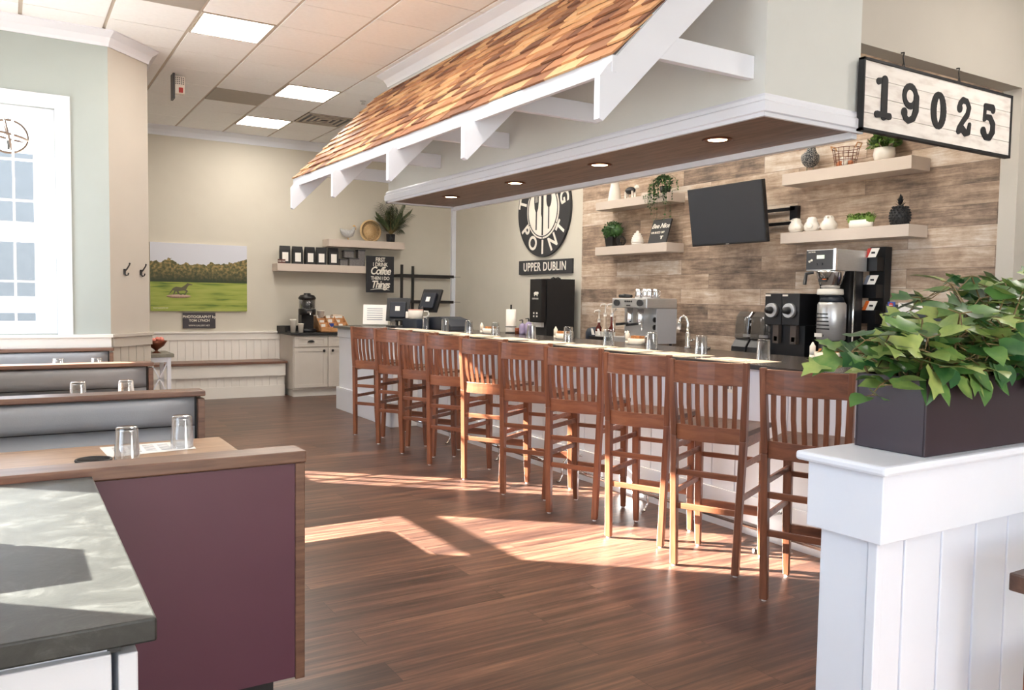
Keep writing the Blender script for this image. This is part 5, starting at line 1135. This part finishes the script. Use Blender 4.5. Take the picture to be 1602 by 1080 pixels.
for k, (x, y) in enumerate(((5.72, 6.55), (5.74, 6.64), (5.72, 6.73), (5.85, 6.60), (5.86, 6.70))):
    t2 = thing('steel_pitcher', ('nearest front', 'middle front', 'farthest front', 'nearer rear', 'farther rear')[k]+' steel milk pitcher standing on the espresso machine', 'pitcher', (x, y, 1.475), 'steel pitchers on the espresso machine')
    G().lathe([(0.036, 1.476), (0.040, 1.49), (0.036, 1.54), (0.034, 1.575), (0.031, 1.575), (0.033, 1.54), (0.036, 1.49), (0, 1.482)], (x, y, 0), 20).build('jug', chrome, t2)
    G().tube([(x, y-0.036, 1.56), (x, y-0.062, 1.555), (x, y-0.06, 1.51), (x, y-0.040, 1.50)], 0.004, 6).build('handle', chrome, t2)
t2 = thing('black_cloth', 'rolled black towel on top of the espresso machine', 'towel', (5.68, 6.93, 1.475)); G().tube([(5.68, 7.0, 1.497), (5.69, 6.93, 1.50), (5.68, 6.80, 1.495)], [0.018, 0.022, 0.016], 10).build('roll', blackmatte, t2)
tag(G().lathe([(0.028, 1.061), (0.036, 1.08), (0.034, 1.12), (0.026, 1.12), (0.03, 1.08), (0, 1.07)], (5.66, 6.83, 0), 18).build('espresso_cup', chrome), 'small shiny cup on the espresso machine drip tray', 'cup')
# blenders
for k, (y, lab) in enumerate(((5.215, 'left'), (5.03, 'right'))):
    t = thing('enclosed_blender', lab+' smoked-shell blender beside the black coffee grinders', 'blender', (5.72, y, KZ), 'enclosed blenders')
    g = G().prism([(5.60, KZ), (5.88, KZ), (5.88, 1.12), (5.66, 1.12), (5.61, 1.05)], 'y', y-0.085, y+0.085); g.build('base', black, t, bevel=0.008)
    G().box(5.612, 5.64, y-0.06, y+0.06, 1.0, 1.045).build('keypad', darkgrey, t); G().box(5.622, 5.632, y-0.03, y+0.03, 1.05, 1.062).build('badge', lettering, t)
    g = G().prism([(5.64, 1.12), (5.88, 1.12), (5.88, 1.33), (5.84, 1.365), (5.70, 1.365), (5.66, 1.32)], 'y', y-0.085, y+0.085); g.build('sound_shell', smoke_m, t, bevel=0.015, seg=3)
    G().lathe([(0.05, 1.125), (0.058, 1.20), (0.065, 1.32), (0.06, 1.32), (0.05, 1.20), (0, 1.13)], (5.76, y, 0), 16).build('jug', glassy('jug_%d' % k, (0.8, 0.8, 0.8), 1.5, 0.1, facing=0.3), t); G().lathe([(0.062, 1.135), (0.062, 1.16)], (5.76, y, 0), 16, cap=False).build('measure_band', paper, t)
# grinder pair
t = thing('coffee_grinder', 'black double coffee grinder with two round dials', 'coffee grinder', (5.8, 4.75, KZ))
for y0, y1 in ((4.75, 4.93), (4.565, 4.745)):
    o = G().box(5.62, 6.0, y0, y1, 1.26, 1.53).build('hopper_housing', black, t, bevel=0.004); ym = (y0+y1)/2
    G().lathe([(0.06, 5.585), (0.062, 5.60), (0.062, 5.62)], (0, ym, 1.385), 28, axis='x').build('dial_plate', steel, o); G().lathe([(0.0, 5.54), (0.026, 5.54), (0.036, 5.60)], (0, ym, 1.385), 24, axis='x').build('dial_knob', black, o)
    G().box(5.616, 5.622, y1-0.06, y1-0.005, 1.505, 1.52).build('badge', lettering, o)
    G().box(5.66, 5.70, ym-0.03, ym+0.03, 1.10, 1.26).build('chute', noisecol('chute%d' % int(ym*100), (92, 80, 72), 0.4), t)
    G().box(5.66, 5.664, ym-0.018, ym+0.018, 1.12, 1.16).build('chute_label', paper, t)
G().box(5.70, 6.0, 4.565, 4.93, KZ, 1.26).build('column', black, t); G().box(5.60, 6.0, 4.565, 4.93, KZ, 0.98).build('base', black, t)
# brewer
t = thing('coffee_brewer', 'tall stainless coffee brewer with black control head and brew basket', 'coffee maker', (5.8, 4.35, KZ))
G().box(5.62, 6.0, 4.215, 4.51, 1.715, 1.885).build('head', steel, t, bevel=0.004); G().box(5.612, 5.622, 4.24, 4.505, 1.725, 1.88).build('control_panel', noisecol('panel_grey', (62, 62, 64), 0.4), t)
G().box(5.60, 5.62, 4.213, 4.238, 1.715, 1.888).build('edge_strip', chrome, t); G().box(5.607, 5.613, 4.33, 4.40, 1.81, 1.84).build('display', lcd_m, t)
for yy, z in ((4.45, 1.80), (4.47, 1.79), (4.35, 1.77), (4.40, 1.77)): G().cyl((5.605, yy, z), (5.613, yy, z), 0.009, n=10).build('push_button', lettering if z > 1.78 else darkgrey, t)
text('BREWER', 0.018, (5.610, 4.45, 1.865), FX, lettering, t, 'badge_text', 0.0004)
G().box(5.80, 5.97, 4.225, 4.51, KZ, 1.715).build('tower', noisecol('dark_steel', (70, 70, 72), 0.3, 0.1, metal=0.8), t); G().cyl((5.84, 4.213, KZ+0.1), (5.84, 4.213, 1.715), 0.012, n=10).build('sight_tube', chrome, t)
o = G().lathe([(0.07, 1.575), (0.088, 1.60), (0.115, 1.70), (0.118, 1.712)], (5.70, 4.33, 0), 28).build('brew_basket', chrome, t); G().box(5.585, 5.595, 4.28, 4.36, 1.625, 1.65).build('basket_badge', black, o); G().box(5.583, 5.586, 4.285, 4.32, 1.64, 1.648).build('badge_stripe', orange_m, o)
G().tube([(5.60, 4.42, 1.70), (5.56, 4.46, 1.69), (5.55, 4.465, 1.60)], [0.012, 0.015, 0.015], 8).build('basket_handle', black, o)
G().lathe([(0.10, 1.52), (0.105, 1.53), (0.10, 1.565), (0.04, 1.575)], (5.70, 4.33, 0), 24).build('server_lid', ceram, t)
t = thing('thermal_server', 'steel and black thermal coffee server under the brewer', 'coffee server', (5.70, 4.31, KZ))
G().lathe([(0.10, 1.15), (0.112, 1.16), (0.112, 1.44), (0.10, 1.46)], (5.70, 4.31, 0), 28).build('shell', steel, t); G().lathe([(0.10, 1.46), (0.085, 1.50), (0.05, 1.515), (0, 1.515)], (5.70, 4.31, 0), 24).build('lid', navy, t)
G().lathe([(0.12, KZ), (0.12, 0.97), (0.09, 0.98), (0.09, 1.15)], (5.70, 4.31, 0), 24).build('stand', black, t); o = G().cyl((5.60, 4.31, 1.19), (5.555, 4.31, 1.19), 0.014, n=12).build('tap', black, t); G().box(5.548, 5.556, 4.28, 4.35, 1.18, 1.21).build('tap_tag', ceram, o)
g = G()
for k in range(5): g.box(5.5855, 5.5875, 4.24+k*0.005, 4.37, 1.24+k*0.03, 1.25+k*0.03)
g.build('printed_label', blackmatte, t)
# tea packet rack
t = thing('packet_rack', 'black wall rack of drink packets with three slanted cards', 'rack', (6.12, 4.19, KZ))
G().box(6.10, 6.185, 4.12, 4.26, KZ, 1.92).build('column', blackmatte, t)
for k, (z, cm) in enumerate(((1.83, red_m), (1.61, grey_m), (1.40, orange_m))):
    G().box(6.01, 6.10, 4.13, 4.26, z-0.11, z).build('bin', black, t)
    o = G().hexa([(5.99, 4.135, z), (5.995, 4.135, z), (5.995, 4.235, z), (5.99, 4.235, z)], [(6.01, 4.115, z+0.075), (6.015, 4.115, z+0.075), (6.015, 4.215, z+0.075), (6.01, 4.215, z+0.075)]).build('card', paper, t)
    G().hexa([(5.987, 4.205, z), (5.99, 4.205, z), (5.99, 4.237, z), (5.987, 4.237, z)], [(6.007, 4.185, z+0.076), (6.01, 4.185, z+0.076), (6.01, 4.217, z+0.076), (6.007, 4.217, z+0.076)]).build('colour_band', cm, o)
    G().box(5.993, 5.999, 4.145, 4.175, z+0.03, z+0.045).build('emblem', blackmatte, o)
t = thing('soda_gun_panel', 'soda machine top with small blue and white drink labels behind the foliage', 'drink labels', (6.0, 3.78, KZ)); G().box(5.88, 6.15, 3.22, 3.95, KZ, 1.45).build('casing', black, t)
G().box(5.872, 5.88, 3.87, 3.93, 1.385, 1.47).build('blue_label', blue_m, t); g = G().lathe([(0.0, 5.868), (0.018, 5.868), (0.018, 5.872)], (0, 3.90, 1.445), 16, axis='x'); g.build('round_mark', red_m, t); G().box(5.866, 5.868, 3.885, 3.915, 1.441, 1.446).build('mark_wave', paper, t)
G().box(5.872, 5.88, 3.60, 3.84, 1.39, 1.465).build('white_label', paper, t)
# small bar-top items
t = thing('faucet', 'tall chrome gooseneck faucet at the rear edge of the bar', 'faucet', (4.72, 4.93, BZ))
g = G().lathe([(0.028, BZ), (0.028, BZ+0.01), (0.020, BZ+0.02), (0.020, BZ+0.12), (0.012, BZ+0.13)], (4.72, 4.93, 0), 18); g.build('base', chrome, t)
g = G().tube([(4.72, 4.93, BZ+0.12), (4.72, 4.93, BZ+0.20), (4.71, 4.94, BZ+0.245), (4.70, 4.96, BZ+0.26), (4.69, 4.985, BZ+0.245), (4.685, 4.995, BZ+0.20)], 0.012, 10); g.build('spout', chrome, t); G().cyl((4.685, 4.995, BZ+0.20), (4.683, 4.998, BZ+0.15), 0.017, n=12).build('spray_head', steel, t); G().tube([(4.74, 4.91, BZ+0.06), (4.72, 4.86, BZ+0.075)], 0.007, 8).build('lever', chrome, t)
tag(G().lathe([(0.0, BZ), (0.045, BZ), (0.05, BZ+0.02), (0.046, BZ+0.02), (0.04, BZ+0.006), (0, BZ+0.006)], (4.72, 4.74, 0), 20).build('sink_strainer', chrome), 'small chrome dish beside the bar faucet', 'dish')
def creamer(x, y, label, yaw, second=True):
    t = thing('condiment_caddy', label, 'condiment caddy', (x, y, BZ), 'white condiment caddies on the bar'); M = Matrix.Translation((x, y, BZ)) @ Matrix.Rotation(yaw, 4, 'Z')
    g = G().lathe([(0.05, 0), (0.058, 0.01), (0.06, 0.055), (0.054, 0.055), (0.05, 0.01), (0, 0.01)], (0, 0, 0), 20, sy=1.4); g.xform(M); g.build('dish', ceram, t)
    rn = random.Random(int(y*100))
    g = G()
    for k in range(8): a_ = rn.uniform(-1, 1); s0 = len(g.v); g.box(-0.024, 0.024, -0.003, 0.003, 0.015, 0.078); g.xform(Matrix.Translation((rn.uniform(-.02, .02), -0.06+k*0.017, 0)) @ Matrix.Rotation(a_*0.3, 4, 'Z') @ Matrix.Rotation(0.2, 4, 'X'), s0)
    g.xform(M); g.build('sachets', box_w, t)
    for k, dy in enumerate((-0.115, 0.0)):
        if k and not second: continue
    g = G().lathe([(0.020, 0), (0.022, 0.05), (0.018, 0.062)], (0, -0.11, 0), 14); g.xform(M); o = g.build('shaker', glassy('shaker_%d' % int(y*100), (.85, .85, .85), 1.5, 0.1, facing=0.4), t)
    g = G().lathe([(0.020, 0.062), (0.020, 0.072), (0.010, 0.082), (0, 0.084)], (0, -0.11, 0), 14); g.xform(M); g.build('shaker_cap', chrome, o)
    g = G().lathe([(0.020, 0.03), (0.020, 0.09), (0.012, 0.10), (0.006, 0.115), (0, 0.118)], (0, 0.10, 0), 14); g.lathe([(0.02, 0), (0.02, 0.03)], (0, 0.10, 0), 14); g.xform(M); g.build('jam_jar', ceram, t)
creamer(4.43, 7.66, 'small condiment caddy beside the third tumbler from far end', 0.5); creamer(4.55, 6.45, 'white condiment caddy of sachets before the black dispenser', 0.2); creamer(4.62, 5.45, 'white condiment caddy of sachets before the espresso machine', 0.2); creamer(4.66, 3.55, 'white condiment caddy half hidden by the ivy', 0.2)
t = thing('paper_towel_roll', 'paper towel roll on black stand behind the bar', 'paper towel', (4.70, 7.66, BZ))
G().lathe([(0.06, BZ), (0.06, BZ+0.012), (0.01, BZ+0.014)], (4.70, 7.66, 0), 20).build('stand_base', iron, t); G().cyl((4.70, 7.66, BZ), (4.70, 7.66, BZ+0.315), 0.010, n=10).build('stand_pole', iron, t); G().lathe([(0.052, BZ+0.016), (0.054, BZ+0.02), (0.054, BZ+0.265), (0.015, BZ+0.265)], (4.70, 7.66, 0), 24).build('roll', paper, t); G().tube([(4.70+0.058*math.cos(2*PI*i/20), 7.66+0.058*math.sin(2*PI*i/20), BZ+0.075) for i in range(20)], 0.004, 6, closed=True).build('band', iron, t)
tag(G().lathe([(0.028, BZ), (0.030, BZ+0.06), (0.022, BZ+0.068), (0, BZ+0.068)], (4.70, 7.52, 0), 16).build('amber_jar', noisecol('amber_jar_glass', (126, 66, 40), 0.2)), 'small amber jar beside the paper towel roll', 'jar')
for k, (y, h) in enumerate(((7.42, 0.0), (7.30, 0.02))):
    t = thing('soap_bottle', ('shorter', 'taller')[k]+' pale lavender pump soap bottle behind the bar', 'bottle', (4.70, y, BZ), 'soap bottles')
    G().lathe([(0.034, BZ), (0.036, BZ+0.02), (0.036, BZ+0.10+h), (0.012, BZ+0.12+h)], (4.70, y, 0), 16).build('bottle', lav, t); g = G().cyl((4.70, y, BZ+0.12+h), (4.70, y, BZ+0.15+h), 0.008, n=8); g.tube([(4.70, y, BZ+0.155+h), (4.66, y, BZ+0.15+h)], 0.006, 6); g.build('pump', darkgrey, t)
# register area at the far end of the bar
t = thing('menu_holder', 'slanted stack of white menu sheets at the far end of the bar', 'menu holder', (4.15, 10.02, BZ))
M = Matrix.Translation((4.06, 9.98, BZ+0.022)) @ Matrix.Rotation(-0.45, 4, 'Z') @ Matrix.Rotation(-0.35, 4, 'X')
for k in range(3): g = G().box(-0.16+0.01*k, 0.14+0.01*k, 0.0+k*0.012, 0.006+k*0.012, 0, 0.27+0.004*k); g.xform(M); g.build('sheet', paper, t)
g = G()
for k in range(6): g.box(-0.11, 0.09, -0.001, 0.0, 0.06+k*0.03, 0.068+k*0.03)
g.xform(M); g.build('print_lines', grey_m, t); g = G().box(-0.17, 0.17, -0.02, 0.06, 0, 0.02); g.xform(Matrix.Translation((4.06, 10.0, BZ+0.001)) @ Matrix.Rotation(-0.45, 4, 'Z')); g.build('stand', tumbler_m, t)
def monitor(name, label, c, yaw, tilt, w, h, back=True):
    t = thing(name, label, 'monitor', (c[0], c[1], BZ)); M = Matrix.Translation(c) @ Matrix.Rotation(yaw, 4, 'Z') @ Matrix.Rotation(tilt, 4, 'X')
    g = G().box(-w/2, w/2, 0, 0.03, -h/2, h/2); g.xform(M); g.build('screen_casing', black, t, bevel=0.004); g = G().box(-w*0.34, w*0.34, -0.035, 0.0, -h*0.38, h*0.3); g.xform(M); g.build('rear_housing', navy, t, bevel=0.01)
    g = G().box(-w/2+0.01, w/2-0.01, 0.03, 0.032, -h/2+0.01, h/2-0.01); g.xform(M); g.build('screen', screen_m, t)
    g = G().box(-0.03, 0.03, -0.037, -0.0345, -0.03, 0.03); g.xform(M); g.build('rear_label', paper, t)
    return t, M
t, M = monitor('register_monitor', 'black register touchscreen seen from behind, beside the menu holder', (4.22, 9.62, BZ+0.225), -0.62, -0.28, 0.30, 0.30)
G().tube([(4.22, 9.66, BZ+0.01), (4.23, 9.68, BZ+0.10), (4.235, 9.68, BZ+0.20)], 0.022, 10).build('neck', black, t); G().box(4.12, 4.34, 9.55, 9.78, BZ, BZ+0.015).build('stand_base', black, t, bevel=0.004)
g = G()
for k in range(4): g.tube([(4.17, 9.60, BZ+0.10), (4.12-0.01*k, 9.50+0.02*k, BZ+0.07), (4.10, 9.46+0.03*k, BZ+0.006), (4.2, 9.42+0.02*k, BZ+0.006)], 0.005, 6)
g.build('cable', black, t)
t, M = monitor('register_monitor', 'black register touchscreen on an arm above the printer case', (4.42, 9.12, BZ+0.345), -1.15, -0.42, 0.30, 0.30)
G().tube([(4.30, 9.12, BZ+0.17), (4.33, 9.14, BZ+0.25), (4.42, 9.16, BZ+0.33)], 0.018, 10).build('neck', darkgrey, t)
t['label'] = 'black register touchscreen on an arm above the dark printer case'
t = thing('register_case', 'dark blue-black register case under the big white mug', 'register', (4.35, 9.0, BZ))
g = G().prism([(9.46, BZ), (8.42, BZ), (8.44, BZ+0.05), (8.56, BZ+0.125), (8.75, BZ+0.155), (9.10, BZ+0.14), (9.46, BZ+0.115)], 'x', 4.36, 4.66); g.build('rear_case', navy, t, bevel=0.01)
g = G().box(4.20, 4.36, 9.02, 9.44, BZ, BZ+0.115); g.build('front_case', noisecol('slate_case', (40, 50, 66), 0.5), t, bevel=0.006)
t2 = thing('coffee_mug', 'oversized cream mug with pink rim on the register case', 'mug', (4.262, 9.18, BZ+0.116))
G().lathe([(0.075, 0), (0.088, 0.01), (0.092, 0.05), (0.092, 0.115), (0.086, 0.115), (0.086, 0.05), (0, 0.03)], (4.262, 9.18, BZ+0.116), 28).build('cup', ceram, t2); G().lathe([(0.0925, 0.105), (0.093, 0.118), (0.0855, 0.118)], (4.262, 9.18, BZ+0.116), 28, cap=False).build('rim', noisecol('pink_rim', (206, 150, 130), 0.4), t2)
G().tube([(4.34, 9.11, BZ+0.21), (4.375, 9.07, BZ+0.21), (4.385, 9.06, BZ+0.175), (4.365, 9.08, BZ+0.14), (4.335, 9.115, BZ+0.14)], 0.010, 8).build('handle', ceram, t2)
t2 = thing('card_reader', 'small white card reader left of the big mug', 'card reader', (4.26, 9.38, BZ+0.116)); g = G().box(-0.04, 0.04, -0.01, 0.012, 0, 0.085); g.xform(Matrix.Translation((4.26, 9.38, BZ+0.118)) @ Matrix.Rotation(-0.5, 4, 'Z') @ Matrix.Rotation(-0.3, 4, 'X')); g.build('body', ceram, t2, bevel=0.005)
# ================================================================== DINING CHAIR AT THE RIGHT EDGE
t = thing('dining_chair', 'brown wooden armchair cut off at the right frame edge, before the half wall', 'chair', (2.42, 0.86, 0))
G().box(2.17, 2.66, 0.66, 1.04, 0.42, 0.46).build('seat', seat_w, t, bevel=0.006)
for x in (2.20, 2.63):
    for y in (0.69, 1.02): G().box(x-0.02, x+0.02, y-0.02, y+0.02, 0, 0.745).build('leg', stool_w, t)
for y in (0.69, 1.02): G().box(2.105, 2.62, y-0.03, y+0.03, 0.745, 0.79).build('armrest', seat_w, t, bevel=0.004)
g = G()
for y in (0.69, 1.02): g.hexa([(2.61, y-0.02, 0.745), (2.65, y-0.02, 0.745), (2.65, y+0.02, 0.745), (2.61, y+0.02, 0.745)], [(2.66, y-0.02, 1.0), (2.70, y-0.02, 1.0), (2.70, y+0.02, 1.0), (2.66, y+0.02, 1.0)])
g.box(2.65, 2.69, 0.70, 1.01, 0.90, 0.99); g.build('backrest', stool_w, t)
# ================================================================== OUTDOORS BEYOND THE WINDOW
t = thing('orb_reflection', 'metal orb standing in for a pendant reflected in the left window', 'lantern', (0.04, 9.1, 2.90))  # models an indoor pendant's reflection in the glass; outdoor arm added for support
g = G(); c = Vector((0.03, 9.1, 2.90)); R = 0.16
g.tube([c+Vector((R*math.cos(2*PI*i/40), 0.3*R*math.sin(2*PI*i/40)+0*R, R*math.sin(2*PI*i/40))) for i in range(40)], 0.010, 6, closed=True)
g.tube([c+Vector((R*math.cos(2*PI*i/40), R*math.sin(2*PI*i/40), -0.03*math.cos(2*PI*i/40))) for i in range(40)], 0.011, 6, closed=True)
g.tube([c+Vector((-0.2*R*math.sin(2*PI*i/40), R*math.cos(2*PI*i/40), R*math.sin(2*PI*i/40))) for i in range(40)], 0.010, 6, closed=True); g.build('ring', noisecol('bronze_ring', (60, 44, 34), 0.4, metal=0.5), t)
G().tube([(0.03, 9.1, 3.06), (0.03, 9.1, 3.28)], 0.005, 6).build('stem', iron, t); G().tube([(0.03, 9.1, 3.28), (1.045, 9.1, 3.28)], 0.02, 8).build('wall_arm', iron, t)
G().cyl((0.03, 9.1, 2.78), (0.03, 9.1, 2.86), 0.012, n=10).build('candle_sleeve', iron, t); G().ball((0.03, 9.1, 2.885), 0.016, 0.016, 0.028, 10, 8).build('bulb', bulb_m, t)
t = thing('neighbouring_building', 'pale building with grey windows seen through the left window', 'building', (-1.0, 20, 0))
G().box(-9, 0.9, 20, 24, -0.15, 5.2).build('wall', noisecol('pale_siding', (214, 216, 218), 0.8), t)
for x0 in (-4.2, -2.6, -1.0, -0.15):
    for z0, z1 in ((0.3, 1.0), (1.35, 2.5), (2.9, 4.3)):
        o = G().box(x0, x0+0.65, 19.93, 20.0, z0, z1).build('window', noisecol('grey_glazing%d_%d' % (int(-x0*100), int(z0*10)), (84, 86, 88), 0.6), t)

# ------------------------------------------------------------------ lettering becomes plain mesh
bpy.context.view_layer.update(); dg = bpy.context.evaluated_depsgraph_get()
for o in [o for o in list(bpy.data.objects) if o.type == 'FONT']:
    me = bpy.data.meshes.new_from_object(o.evaluated_get(dg)); nm = o.name.split('.')[0]; par = o.parent; ml = o.matrix_local.copy(); bpy.data.objects.remove(o)
    if not me.materials: me.materials.append(lettering)
    n = bpy.data.objects.new(nm, me); COL.objects.link(n); n.parent = par; n.matrix_local = ml
